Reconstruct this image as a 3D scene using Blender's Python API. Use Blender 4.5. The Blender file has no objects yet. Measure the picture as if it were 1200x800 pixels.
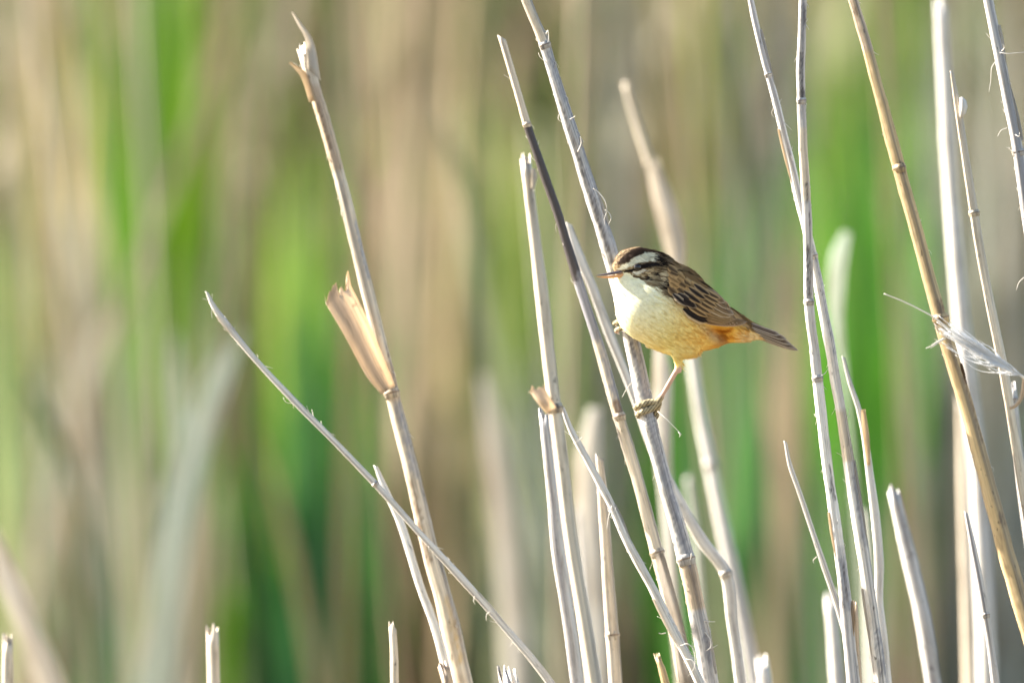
import bpy, math, random
import numpy as np
from mathutils import Vector
R = math.radians
rng = np.random.default_rng(11)
random.seed(5)
sc = bpy.context.scene
col = sc.collection

# ------------------------------------------------------------------ camera, sky, sun, exposure
FOCAL_D = 10.0                 # metres from the lens to the bird
CAM_Z = 1.15
cam_data = bpy.data.cameras.new('camera')
cam = bpy.data.objects.new('camera', cam_data)
col.objects.link(cam)
sc.camera = cam
cam.location = (0, -FOCAL_D, CAM_Z)
cam.rotation_euler = (R(90), 0, 0)
cam_data.lens = 600
cam_data.sensor_width = 36
cam_data.clip_start = 0.1
cam_data.clip_end = 2000
cam_data.dof.use_dof = True
cam_data.dof.focus_distance = FOCAL_D
cam_data.dof.aperture_fstop = 6.3

SUN = Vector((-0.90, 0.27, 0.52)).normalized()
world = bpy.data.worlds.new("World")
sc.world = world
world.use_nodes = True
wn = world.node_tree
sky = wn.nodes.new('ShaderNodeTexSky')
sky.sky_type = 'NISHITA'
sky.sun_disc = False
sky.sun_elevation = math.asin(SUN.z)
sky.sun_rotation = math.atan2(SUN.x, SUN.y)
wn.links.new(sky.outputs[0], wn.nodes['Background'].inputs[0])
wn.nodes['Background'].inputs[1].default_value = 0.065
sun_data = bpy.data.lights.new('sun', 'SUN')
sun_data.energy = 5.0
sun_data.angle = R(0.5)
sun_data.color = (1.0, 0.95, 0.88)
sun = bpy.data.objects.new('sun', sun_data)
sun.rotation_euler = SUN.to_track_quat('Z', 'Y').to_euler()
sun.location = (-6, 3, 6)
col.objects.link(sun)
sc.view_settings.view_transform = 'Standard'
sc.view_settings.look = 'None'
sc.view_settings.gamma = 1
sc.view_settings.exposure = 2.4
sc.cycles.use_denoising = True
sc.cycles.max_bounces = 8
sc.cycles.transmission_bounces = 4

PX = 0.0005                    # metres per photograph pixel where the bird sits


def at(px, py, d=0.0):
    """A point d metres behind the bird seen at photograph position px, py."""
    k = PX * (FOCAL_D + d) / FOCAL_D
    return ((px - 600) * k, d, CAM_Z + (400 - py) * k)


# ------------------------------------------------------------------ object helpers
def mesh_obj(name, verts, faces, mat, colors=None, grain=None, parent=None, smooth=True):
    me = bpy.data.meshes.new(name)
    verts = np.asarray(verts, dtype=np.float64)
    o = bpy.data.objects.new(name, me)
    if parent is not None:
        verts = verts - np.array(parent.location)
        o.parent = parent
    me.from_pydata(verts.tolist(), [], [tuple(f) for f in faces])
    if colors is not None:
        a = me.attributes.new('Col', 'FLOAT_COLOR', 'POINT')
        c = np.ones((len(verts), 4), np.float32)
        c[:, :3] = colors
        a.data.foreach_set('color', c.ravel())
    if grain is not None:
        a = me.attributes.new('grain', 'FLOAT_VECTOR', 'POINT')
        a.data.foreach_set('vector', np.asarray(grain, np.float32).ravel())
    if smooth:
        me.shade_smooth()
    me.materials.append(mat)
    me.update()
    col.objects.link(o)
    return o


def big_mesh(name, verts, faces, mat, colors, grain=None, parent=None, smooth=True, normals=None):
    """Same as mesh_obj for large numpy meshes whose faces all have the same number of corners."""
    me = bpy.data.meshes.new(name)
    o = bpy.data.objects.new(name, me)
    verts = np.asarray(verts, np.float32)
    if parent is not None:
        verts = verts - np.array(parent.location, np.float32)
        o.parent = parent
    faces = np.asarray(faces, np.int32)
    n, k = faces.shape
    me.vertices.add(len(verts))
    me.vertices.foreach_set('co', verts.ravel())
    me.loops.add(n * k)
    me.loops.foreach_set('vertex_index', faces.ravel())
    me.polygons.add(n)
    me.polygons.foreach_set('loop_start', np.arange(0, n * k, k, dtype=np.int32))
    me.polygons.foreach_set('loop_total', np.full(n, k, np.int32))
    me.update(calc_edges=True)
    a = me.attributes.new('Col', 'FLOAT_COLOR', 'POINT')
    c = np.ones((len(verts), 4), np.float32)
    c[:, :3] = colors
    a.data.foreach_set('color', c.ravel())
    if grain is not None:
        a = me.attributes.new('grain', 'FLOAT_VECTOR', 'POINT')
        a.data.foreach_set('vector', np.asarray(grain, np.float32).ravel())
    if smooth:
        me.shade_smooth()
    if normals is not None:
        me.normals_split_custom_set_from_vertices(normals.tolist())
    me.materials.append(mat)
    me.update()
    col.objects.link(o)
    return o


def thing(name, label, cat, loc, group=None):
    o = bpy.data.objects.new(name, None)
    o.empty_display_size = 0.02
    o.location = loc
    col.objects.link(o)
    return tag(o, label, cat, group)


def tag(o, label=None, cat=None, group=None, kind=None):
    if label:
        o['label'] = label
    if cat:
        o['category'] = cat
    if group:
        o['group'] = group
    if kind:
        o['kind'] = kind
    return o


# ------------------------------------------------------------------ materials
def new_mat(name):
    m = bpy.data.materials.new(name)
    m.use_nodes = True
    nt = m.node_tree
    return m, nt, nt.nodes['Principled BSDF'], nt.nodes['Material Output']


def nd(nt, t, **kw):
    n = nt.nodes.new(t)
    for k, v in kw.items():
        setattr(n, k, v)
    return n


def ramp(nt, src, stops):
    r = nd(nt, 'ShaderNodeValToRGB')
    while len(r.color_ramp.elements) < len(stops):
        r.color_ramp.elements.new(0.5)
    for e, (p, v) in zip(r.color_ramp.elements, stops):
        e.position = p
        e.color = (v, v, v, 1) if not isinstance(v, tuple) else (*v, 1)
    nt.links.new(src, r.inputs[0])
    return r.outputs[0]


def mul(nt, a, b, fac=1.0, mode='MULTIPLY'):
    m = nd(nt, 'ShaderNodeMix', data_type='RGBA', blend_type=mode)
    m.inputs[0].default_value = fac
    nt.links.new(a, m.inputs[6])
    if isinstance(b, tuple):
        m.inputs[7].default_value = (*b, 1)
    else:
        nt.links.new(b, m.inputs[7])
    return m.outputs[2]


def noise_of(nt, vec, scale3, scale=1.0, detail=4.0, rough=0.6):
    mp = nd(nt, 'ShaderNodeMapping')
    mp.inputs['Scale'].default_value = scale3
    nt.links.new(vec, mp.inputs[0])
    n = nd(nt, 'ShaderNodeTexNoise')
    n.inputs['Scale'].default_value = scale
    n.inputs['Detail'].default_value = detail
    n.inputs['Roughness'].default_value = rough
    nt.links.new(mp.outputs[0], n.inputs['Vector'])
    return n.outputs[0]


def straw_material(name, rough=0.5, spot=0.5, bump=0.35, translucent=0.0, spec=0.5, strips=True):
    m, nt, p, out = new_mat(name)
    c = nd(nt, 'ShaderNodeAttribute', attribute_name='Col').outputs['Color']
    g = nd(nt, 'ShaderNodeAttribute', attribute_name='grain').outputs['Vector']
    fib = noise_of(nt, g, (4, 4, 0.10), 1.0, 7, 0.75)
    blo = noise_of(nt, g, (0.8, 0.8, 0.22), 1.0, 4, 0.65)
    spk = noise_of(nt, g, (1.7, 1.7, 0.9), 1.0, 5, 0.6)
    c = mul(nt, c, ramp(nt, fib, [(0.32, 0.34), (0.45, 0.84), (0.58, 1.04), (0.8, 1.25)] if strips else [(0.3, 0.78), (0.75, 1.08)]))
    stv = noise_of(nt, g, (1.3, 1.3, 0.025), 1.0, 2, 0.5)
    if strips:
        c = mul(nt, c, ramp(nt, stv, [(0.34, (0.50, 0.50, 0.54)), (0.47, (0.90, 0.89, 0.89)), (0.6, (1.06, 1.05, 1.03))]))
    c = mul(nt, c, ramp(nt, blo, [(0.3, (0.62, 0.58, 0.53)), (0.46, (0.95, 0.92, 0.88)), (0.62, (1.0, 1.0, 1.0)), (0.78, (0.86, 0.88, 0.92))]))
    c = mul(nt, c, ramp(nt, spk, [(0.29, (0.12, 0.10, 0.08)), (0.36, (1.0, 1.0, 1.0))]), spot)
    nt.links.new(c, p.inputs['Base Color'])
    p.inputs['Roughness'].default_value = rough
    p.inputs['Specular IOR Level'].default_value = spec
    b = nd(nt, 'ShaderNodeBump')
    b.inputs['Strength'].default_value = bump
    b.inputs['Distance'].default_value = 0.0006
    nt.links.new(fib, b.inputs['Height'])
    nt.links.new(b.outputs[0], p.inputs['Normal'])
    if translucent:
        t = nd(nt, 'ShaderNodeBsdfTranslucent')
        nt.links.new(c, t.inputs[0])
        mx = nd(nt, 'ShaderNodeMixShader')
        mx.inputs[0].default_value = translucent
        nt.links.new(p.outputs[0], mx.inputs[1])
        nt.links.new(t.outputs[0], mx.inputs[2])
        nt.links.new(mx.outputs[0], out.inputs[0])
    return m


def plain_attr_material(name, rough=0.6, translucent=0.0, spec=0.4, tint=(1, 1, 1)):
    m, nt, p, out = new_mat(name)
    c = nd(nt, 'ShaderNodeAttribute', attribute_name='Col').outputs['Color']
    nt.links.new(c, p.inputs['Base Color'])
    p.inputs['Roughness'].default_value = rough
    p.inputs['Specular IOR Level'].default_value = spec
    if translucent:
        t = nd(nt, 'ShaderNodeBsdfTranslucent')
        nt.links.new(mul(nt, c, tint), t.inputs[0])
        mx = nd(nt, 'ShaderNodeMixShader')
        mx.inputs[0].default_value = translucent
        nt.links.new(p.outputs[0], mx.inputs[1])
        nt.links.new(t.outputs[0], mx.inputs[2])
        nt.links.new(mx.outputs[0], out.inputs[0])
    return m


M_STALK = straw_material('dry_stalk', 0.5, 0.85, 0.6)
M_SHEATH = straw_material('dry_sheath', 0.6, 0.25, 0.3, 0.6, strips=False)
M_OLD = straw_material('papery_sheath', 0.7, 0.5, 0.5, 0.5)
M_FIBRE = plain_attr_material('plant_fibre', 0.5, 0.4)
M_BED = plain_attr_material('dry_reed_bed', 0.6, 0.2, 0.3)
M_GREEN = plain_attr_material('green_reed_leaf', 0.5, 0.5, 0.3, (1.15, 1.12, 0.6))


# ------------------------------------------------------------------ ground
gm, gnt, gp, gout = new_mat('marsh_mud')
gtc = nd(gnt, 'ShaderNodeTexCoord').outputs['Object']
gn = noise_of(gnt, gtc, (1, 1, 1), 3.0, 8, 0.65)
gnt.links.new(ramp(gnt, gn, [(0.3, (0.05, 0.04, 0.028)), (0.5, (0.12, 0.095, 0.06)), (0.7, (0.22, 0.18, 0.11))]), gp.inputs['Base Color'])
gp.inputs['Roughness'].default_value = 0.75
gb = nd(gnt, 'ShaderNodeBump')
gb.inputs['Strength'].default_value = 0.6
gnt.links.new(gn, gb.inputs['Height'])
gnt.links.new(gb.outputs[0], gp.inputs['Normal'])
xs = np.concatenate([[-600, -120, -30], np.linspace(-8, 8, 41), [30, 120, 600]])
ys = np.concatenate([[-300, -60], np.linspace(-12, 20, 65), [60, 200, 900]])
gv = [(x, y, -0.015 + 0.03 * (math.sin(x * 3.1 + y) * math.sin(y * 2.3 - x * 1.7)) if abs(x) < 9 and abs(y) < 21 else -0.02) for y in ys for x in xs]
nx_ = len(xs)
gf = [(j * nx_ + i, j * nx_ + i + 1, (j + 1) * nx_ + i + 1, (j + 1) * nx_ + i) for j in range(len(ys) - 1) for i in range(nx_ - 1)]
tag(mesh_obj('ground', gv, gf, gm), kind='structure')


# ------------------------------------------------------------------ curves and tubes
def catmull(P, n_per):
    P = np.asarray(P, float)
    if len(P) < 3:
        t = np.linspace(0, 1, max(2, n_per * (len(P) - 1) + 1))[:, None]
        return P[0] * (1 - t) + P[-1] * t
    Q = np.vstack([2 * P[0] - P[1], P, 2 * P[-1] - P[-2]])
    outp = []
    for i in range(1, len(Q) - 2):
        p0, p1, p2, p3 = Q[i - 1:i + 3]
        t = np.linspace(0, 1, n_per, endpoint=False)[:, None]
        outp.append(0.5 * (2 * p1 + (p2 - p0) * t + (2 * p0 - 5 * p1 + 4 * p2 - p3) * t ** 2 + (3 * p1 - p0 - 3 * p2 + p3) * t ** 3))
    outp.append(Q[-2][None])
    return np.vstack(outp)


def frames(C):
    T = np.gradient(C, axis=0)
    T /= np.linalg.norm(T, axis=1)[:, None] + 1e-12
    ref = np.array([0., 1., 0.])
    if abs(T[0] @ ref) > 0.9:
        ref = np.array([1., 0., 0.])
    A = np.cross(T, ref)
    A /= np.linalg.norm(A, axis=1)[:, None]
    B = np.cross(T, A)
    return T, A, B


def tube(C, rad, sides=12, top='cap', seed=0, rough=0.03, flat=1.0):
    """Tube along points C (C[0] is the top). Returns verts, quads, grain and each vertex's ring number."""
    g = np.random.default_rng(seed)
    C = np.asarray(C, float)
    rad = np.asarray(rad, float)
    T, A, B = frames(C)
    L = np.concatenate([[0], np.cumsum(np.linalg.norm(np.diff(C, axis=0), axis=1))])
    th = np.linspace(0, 2 * np.pi, sides, endpoint=False)
    ridge = 1 + rough * g.standard_normal(sides)
    V, G, ring = [], [], []
    rows = []

    def add(center, r, k, off=None, depth=0.0):
        idx = []
        for j in range(sides):
            rr = r * ridge[j]
            p = center + A[k] * math.cos(th[j]) * rr + B[k] * math.sin(th[j]) * rr * flat
            if off is not None:
                p = p + T[k] * off[j]
            idx.append(len(V))
            V.append(p)
            G.append((math.cos(th[j]), math.sin(th[j]), (L[k] + depth) / 0.006 + seed * 13.7))
            ring.append(k)
        rows.append(idx)
    if top == 'jag':
        jag = g.uniform(-1.8, 1.0, sides) * rad[0]
        add(C[0] + T[0] * rad[0] * 4, rad[0] * 0.62, 0, None, 0.002)
        add(C[0], rad[0] * 0.72, 0, jag)
        add(C[0], rad[0] * 0.98, 0, jag)
        add(C[0] + T[0] * rad[0] * 2.2, rad[0], 0)
        start = 1
    elif top == 'cut':
        jag = np.cos(th) * rad[0] * 0.9 + g.uniform(-.2, .2, sides) * rad[0]
        add(C[0] + T[0] * rad[0] * 3, rad[0] * 0.6, 0, None, 0.002)
        add(C[0], rad[0] * 0.75, 0, jag)
        add(C[0], rad[0] * 0.97, 0, jag)
        add(C[0] + T[0] * rad[0] * 1.5, rad[0], 0)
        start = 1
    else:
        start = 0
    for k in range(start, len(C)):
        if k >= 1 and top in ('jag', 'cut') and L[k] < rad[0] * 3:
            continue
        add(C[k], rad[k], k)
    F = []
    for a, b in zip(rows[:-1], rows[1:]):
        for j in range(sides):
            F.append((a[j], a[(j + 1) % sides], b[(j + 1) % sides], b[j]))
    F.append(tuple(rows[0][::-1]))
    F.append(tuple(rows[-1]))
    return np.array(V), F, np.array(G), np.array(ring)


PAL = dict(straw=(0.68, 0.58, 0.43), grey=(0.59, 0.555, 0.505), gold=(0.60, 0.43, 0.21), white=(0.81, 0.77, 0.69),
           dark=(0.055, 0.04, 0.035), tan=(0.58, 0.44, 0.29), brown=(0.22, 0.13, 0.06), slate=(0.30, 0.29, 0.30),
           pale=(0.71, 0.665, 0.585))


def to_ground(P, W, dz=-0.02):
    """Carry a stalk on from its last photographed point down into the mud, turning upright."""
    P = [np.array(p, float) for p in P]
    d = P[-1] - P[-2]
    d /= np.linalg.norm(d)
    w = W[-1]
    n = 0
    while P[-1][2] > dz and n < 60:
        d = d * 0.86 + np.array([0, 0, -1.0]) * 0.14
        d /= np.linalg.norm(d)
        step = min(0.08, max(0.012, (P[-1][2] - dz) / max(0.2, -d[2])))
        P.append(P[-1] + d * step)
        w = min(w * 1.01, 0.012)
        W.append(w)
        n += 1
        if P[-1][2] <= dz + 1e-4:
            break
    return P, W


def reed(label, pts, d, wid, color, name='dry_reed', cat='reed', nodes=(), sections=(), top='jag', fibres=(), seed=None, scars=(), fine=10, fuzz=0, peels=(),
         group='broken dry reed stalks round the bird', sides=14, flat=1.0):
    """One reed: pts [(px,py)], d depth or list of depths, wid [px]; nodes [py]; sections [(py0,py1,colour)]; fibres [[(px,py,dd)...]]."""
    seed = len(bpy.data.objects) if seed is None else seed
    n = len(pts)
    ds = [d] * n if not isinstance(d, (list, tuple)) else list(d)
    P = [np.array(at(x, y, dd)) for (x, y), dd in zip(pts, ds)]
    k = [PX * (FOCAL_D + dd) / FOCAL_D for dd in ds]
    W = [w * kk / 2 * (1.0 if name == 'perch_reed' else 0.87) for w, kk in zip(wid, k)]
    P, W = to_ground(P, list(W))
    C = catmull(P, fine)
    rad = np.interp(np.linspace(0, len(W) - 1, len(C)), range(len(W)), W)
    g = np.random.default_rng(seed)
    wob = np.convolve(g.standard_normal(len(C) + 14), np.ones(9) / 9, 'same')[7:7 + len(C)]
    rad = rad * (1 + 0.10 * wob)
    sway = np.array([np.convolve(g.standard_normal(len(C) + 40), np.hanning(25) / 9, 'same')[20:20 + len(C)] for _ in range(2)]).T
    C[:, :2] += sway * 0.00035 * (1 if fine < 15 else 1.0)
    base = C[-1].copy()
    root = thing(name, label, cat, (base[0], base[1], 0.0), group)
    pys = 400 - (C[:, 2] - CAM_Z) / (PX * (FOCAL_D + C[:, 1]) / FOCAL_D)

    def near(py):
        return int(np.argmin(np.abs(pys - py)))
    for q in nodes:
        i = near(q)
        rad[i] *= 1.06
    V, F, G, ring = tube(C, rad, sides, top, seed, 0.05, flat=flat)
    cc = np.tile(np.array(PAL[color]), (len(V), 1))
    vp = pys[ring]
    for (a, b, c) in sections:
        fa = np.clip((vp - a) / 3 + 0.5, 0, 1) * np.clip((b - vp) / 3 + 0.5, 0, 1)
        cc = cc * (1 - fa[:, None]) + np.array(PAL[c]) * fa[:, None]
    ang = np.degrees(np.arctan2(G[:, 1], G[:, 0]))
    for (a, b, ac, aw, c) in scars:
        jt = g.uniform(-1, 1, (len(V), 2))
        fa = np.clip((vp + jt[:, 0] * 2 - a) / 2 + 0.5, 0, 1) * np.clip((b - vp + jt[:, 1] * 2) / 2 + 0.5, 0, 1) * np.clip((aw + jt[:, 0] * aw * .35 - np.abs(ang - ac)) / 10 + .5, 0, 1) * g.uniform(.35, 1, len(V))
        cc = cc * (1 - fa[:, None]) + np.array(PAL[c]) * fa[:, None]
    mesh_obj('stalk', V, F, M_STALK, cc, G, root)
    for q in nodes:
        i = near(q)
        T, A, B = frames(C)
        r = rad[i]
        prof = [(-0.8, 1.0), (-0.35, 1.05), (-0.08, 1.17), (0.1, 1.13), (0.3, 1.05), (0.9, 1.0)]
        CC = np.array([C[i] + T[i] * r * a * 0.8 for a, _ in prof])
        v2, f2, g2, r2 = tube(CC, [r * b for _, b in prof], 12, 'cap', seed + i, 0.05)
        c2 = np.tile(np.array(PAL[color]) * 0.78, (len(v2), 1))
        c2[(r2 == 2)] = np.array(PAL['brown'])
        mesh_obj('node', v2, f2, M_STALK, c2, g2, root)
    if fuzz:
        FV, FQ, o_ = [], [], 0
        for _ in range(fuzz):
            i = int(g.integers(3, max(4, near(800) - 2)))
            T, A, B = frames(C[i - 1:i + 2])
            a = g.choice([0.0, math.pi]) + g.normal(0, 0.5)
            dr = A[1] * math.cos(a) + B[1] * math.sin(a)
            p0 = C[i] + dr * rad[i] * 0.95
            up = T[1] * g.choice([-1, 1])
            l = g.uniform(2, 8) * PX * (1.6 if g.random() < .15 else 1)
            bow = g.normal(0, .5)
            Q = [p0, p0 + dr * l * .35 + up * l * .5, p0 + dr * l * (.5 + bow * .4) + up * l]
            v_, f_, _, _ = tube(catmull(Q, 3), np.linspace(.55, .25, 7) * PX, 3, 'cap', 1, 0)
            FQ += [tuple(q + o_ for q in ff) for ff in f_]
            o_ += len(v_)
            FV.append(v_)
        FV = np.vstack(FV)
        mesh_obj('surface_fuzz', FV, FQ, M_FIBRE, np.tile(np.array(PAL['pale']), (len(FV), 1)), None, root)['kind'] = 'stuff'
    for (a, b, off0, off1, c) in peels:
        ia, ib = sorted((near(a), near(b)))
        kk = range(ia, ib + 1)
        Lq, Rq = [], []
        for q, i in enumerate(kk):
            t = q / max(1, len(kk) - 1)
            lift_ = off0 * (1 - t) + off1 * t
            sg = 1 if (off0 + off1) > 0 else -1
            e_ = C[i] + np.array([sg * rad[i] * .7 + lift_ * PX, -rad[i] * .65, 0])
            w_ = (2.2 + 2.5 * math.sin(t * math.pi)) * PX
            Lq.append(e_ - np.array([w_ / 2, 0, 0]))
            Rq.append(e_ + np.array([w_ / 2, .0004, 0]))
        n_ = len(Lq)
        PV_ = [p for p in Lq] + [p for p in Rq] + [p + np.array([0, .0003, 0]) for p in Lq] + [p + np.array([0, .0003, 0]) for p in Rq]
        PQ = []
        for i in range(n_ - 1):
            PQ += [(i, i + 1, n_ + i + 1, n_ + i), (2 * n_ + i, 3 * n_ + i, 3 * n_ + i + 1, 2 * n_ + i + 1), (i, 2 * n_ + i, 2 * n_ + i + 1, i + 1), (n_ + i, n_ + i + 1, 3 * n_ + i + 1, 3 * n_ + i)]
        mesh_obj('peeling_strip', PV_, PQ, M_SHEATH, np.tile(np.array(PAL[c]), (len(PV_), 1)), [(0, 0, i * .4) for i in range(len(PV_))], root)
    for fb in fibres:
        thread('fibre', fb, ds[0], root, 1.5)
    return root, C, rad, near


def thread(name, pts, d, parent, w=1.4, color='pale', taper=0.35):
    P = [np.array(at(p[0], p[1], d + (p[2] if len(p) > 2 else 0))) for p in pts]
    C = catmull(P, 6)
    rad = np.linspace(w, w * taper, len(C)) * PX / 2 * (FOCAL_D + d) / FOCAL_D
    V, F, G, ring = tube(C, rad, 5, 'cap', len(bpy.data.objects), 0.02)
    return mesh_obj(name, V, F, M_FIBRE, np.tile(np.array(PAL[color]), (len(V), 1)), G, parent)


def sheet(name, left, right, d, parent, color, bulge=0.003, thick=0.00035, mat=None, nu=9, nv=14, ragged=0.0, inner=None, seed=3):
    """A curled leaf sheath between two edge lines (top first), with front and back faces."""
    g = np.random.default_rng(seed)
    Lp = catmull([np.array(at(p[0], p[1], d + (p[2] if len(p) > 2 else 0))) for p in left], 8)
    Rp = catmull([np.array(at(p[0], p[1], d + (p[2] if len(p) > 2 else 0))) for p in right], 8)
    tt = np.linspace(0, 1, nv)

    def res(Q):
        s = np.linspace(0, 1, len(Q))
        return np.stack([np.interp(tt, s, Q[:, a]) for a in range(3)], 1)
    Lp, Rp = res(Lp), res(Rp)
    V, G, K = [], [], []
    for side in (0, 1):
        jag = np.random.default_rng(seed).uniform(-1, 1, nu) * ragged
        for i in range(nv):
            for j in range(nu):
                u = j / (nu - 1)
                p = Lp[i] * (1 - u) + Rp[i] * u
                p = p + np.array([0, bulge * (1 - (2 * u - 1) ** 2) + side * thick, 0])
                if i == 0:
                    p = p + np.array([0, 0, jag[j]])
                V.append(p)
                G.append((u * 1.1, side * 0.2, tt[i] * 7 + seed))
                cbase = np.array(PAL[color])
                K.append(cbase * (1.15 if j in (0, nu - 1) else 1.0))
    F = []
    n1 = nu * nv
    for i in range(nv - 1):
        for j in range(nu - 1):
            a = i * nu + j
            F.append((a, a + 1, a + nu + 1, a + nu))
            F.append((n1 + a, n1 + a + nu, n1 + a + nu + 1, n1 + a + 1))
    for i in range(nv - 1):
        for j in (0, nu - 1):
            a = i * nu + j
            F.append((a, a + nu, n1 + a + nu, n1 + a))
    for i in (0, nv - 1):
        for j in range(nu - 1):
            a = i * nu + j
            F.append((a, a + 1, n1 + a + 1, n1 + a))
    return mesh_obj(name, V, F, mat or M_SHEATH, K, G, parent)


def leaf(label, pts, d, wid, color, name='dry_reed_leaf', cat='leaf', group='blurred dry leaves behind the bird', fold=0.18, mat=None, ground=True):
    """A long strap leaf with a folded midrib, from its tip down to the mud."""
    ds = [d] * len(pts) if not isinstance(d, (list, tuple)) else list(d)
    P = [np.array(at(x, y, dd)) for (x, y), dd in zip(pts, ds)]
    W = [w * PX * (FOCAL_D + dd) / FOCAL_D / 2 for w, dd in zip(wid, ds)]
    if ground:
        P, W = to_ground(P, W)
    C = catmull(P, 6)
    rad = np.interp(np.linspace(0, len(W) - 1, len(C)), range(len(W)), W)
    T = np.gradient(C, axis=0)
    T /= np.linalg.norm(T, axis=1)[:, None]
    S = np.cross(T, np.array([0, 1.0, 0]))
    S /= np.linalg.norm(S, axis=1)[:, None]
    V, G = [], []
    us = (-1, -0.5, 0, 0.5, 1)
    for side in (0, 1):
        for i in range(len(C)):
            for u in us:
                V.append(C[i] + S[i] * rad[i] * u + np.array([0, (fold * (1 - abs(u)) * 2) * rad[i] + side * 0.0003, 0]))
                G.append((u, side * .2, i * 0.6 + len(bpy.data.objects)))
    F = []
    n1 = 5 * len(C)
    for i in range(len(C) - 1):
        for j in range(4):
            a = i * 5 + j
            F.append((a, a + 1, a + 6, a + 5))
            F.append((n1 + a, n1 + a + 5, n1 + a + 6, n1 + a + 1))
        for j in (0, 4):
            a = i * 5 + j
            F.append((a, a + 5, n1 + a + 5, n1 + a))
    o = mesh_obj(name, V, F, mat or M_SHEATH, np.tile(np.array(PAL[color]) if isinstance(color, str) else np.array(color), (len(V), 1)), G)
    return tag(o, label, cat, group)


# ------------------------------------------------------------------ reeds in and near the plane of focus
PERCH_D = 0.016
perch, PC, PR, pnear = reed(
    'fibrous grey-white reed stalk that the bird grips', [(608, -40), (615, -5), (637, 50), (655, 108), (675, 170), (695, 235), (713, 290), (731, 360), (745, 420), (757, 478), (765, 512), (782, 575), (800, 640), (818, 720), (832, 800)],
    PERCH_D, [10, 10.5, 11.5, 13, 14.5, 16, 16.5, 17, 17, 17, 17, 17, 18, 18, 19], 'grey', nodes=(52, 655), top='cut',
    sections=[(-80, 48, 'straw'), (655, 715, 'tan')], name='perch_reed', sides=20, fine=20, fuzz=70,
     scars=[(200, 640, 70, 38, 'slate'), (120, 420, 100, 10, 'dark'), (58, 120, 60, 30, 'slate'), (110, 200, 40, 18, 'slate'), (640, 664, 40, 50, 'slate'), (745, 780, 50, 40, 'slate'), (500, 600, 30, 16, 'slate')],
     peels=[(212, 262, 0, 3.5, 'pale'), (36, 60, 2.5, 0, 'white'), (160, 176, 3, 0, 'pale'), (710, 790, 0, 2.5, 'pale')],
    fibres=[[(668, 140, -.004), (673, 137, -.005), (674, 136, -.006)],
            [(695, 221, -.006), (702, 226, -.006), (709, 236, -.007), (711, 247, -.006), (708, 257, -.007), (709, 264, -.008)],
            [(709, 246, -.007), (714, 250, -.006), (716, 256, -.007), (713, 263, -.006)],
            [(640, 40, -.004), (642, 36, -.006), (643, 44, -.007), (642, 50, -.008)],
            [(677, 178, -.006), (681, 168, -.007), (680, 160, -.008)],
            [(742, 447, -.008), (736, 453, -.010), (729, 465, -.012)],
            [(771, 482, -.010), (780, 490, -.014), (790, 500, -.016), (799, 509, -.018)],
            [(795, 506, -.017), (797, 509, -.018), (796, 512, -.018)],
            [(826, 727, -.004), (833, 728, -.006), (838, 728, -.008)],
            [(826, 740, -.004), (832, 748, -.006), (833, 757, -.007), (828, 762, -.008)],
            [(810, 652, -.006), (810, 648, -.010), (809, 656, -.011)],
            [(830, 760, -.004), (836, 758, -.006), (841, 755, -.006)]])

r, C, rad, nr = reed('tall left reed with a split top and a flared tan sheath', [(356, 62), (372, 118), (386, 165), (402, 225), (420, 300), (440, 380), (460, 465), (480, 545), (500, 630), (520, 705), (542, 800)],
                     0.13, [17, 17, 17, 17, 17.5, 18, 18, 20, 22, 24, 26], 'straw', nodes=(462,), sides=20, fine=18, fuzz=20, scars=[(560, 660, 110, 18, 'brown'), (120, 175, 100, 20, 'brown'), (260, 330, 30, 30, 'slate'), (470, 560, 60, 30, 'slate'), (700, 780, 60, 26, 'gold'), (405, 462, 20, 16, 'brown')], peels=[(640, 700, 2, 0, 'grey')], sections=[(100, 200, 'tan'), (425, 470, 'tan')], name='split_top_reed', top='jag')
sheet('split_strip', [(341, 14), (349, 30), (358, 48), (360, 80)], [(344, 14), (354, 28), (368, 50), (376, 95)], 0.125, r, 'pale', 0.001)
sheet('split_strip', [(338, 74), (346, 82), (354, 94), (362, 120)], [(341, 73), (352, 80), (360, 88), (370, 118)], 0.126, r, 'straw', 0.001)
PAL['sheath'] = (0.84, 0.70, 0.52)
sheet('leaf_sheath', [(380, 353, -.020), (404, 394, -.020), (429, 440, -.015), (447, 462, -.011)], [(408, 328, -.008), (430, 372, -.011), (452, 425, -.012), (463, 452, -.012)], 0.13, r, 'sheath', -0.003, ragged=0.006, mat=M_OLD, nu=15, nv=20, seed=9)
reed('thin pale stalk leaning against the foot of the tall split reed', [(440, 546), (452, 575), (470, 615), (492, 685), (510, 735), (527, 800)], 0.12, [5, 9, 10, 10.5, 11, 12], 'white', top='cut', name='dry_reed')
reed('long thin pale stem slanting down across the left reed', [(242, 342), (250, 358), (264, 378), (300, 422), (345, 470), (395, 520), (440, 567), (490, 622), (540, 676), (590, 733), (645, 800)], 0.085,
     [3.5, 7, 9, 8, 8.5, 8, 9, 8.5, 10, 9.5, 11], 'pale', top='cut', name='slanting_stem', fuzz=36, flat=0.7, peels=[(370, 400, -1.5, 0, 'pale'), (690, 740, 2.5, 0, 'white')], nodes=(566,),
     fibres=[[(556, 698, -.004), (555, 704, -.004), (557, 708, -.004)], [(574, 716, -.004), (570, 720, -.005), (570, 727, -.005)], [(601, 752, -.004), (597, 757, -.005)]])
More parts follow.
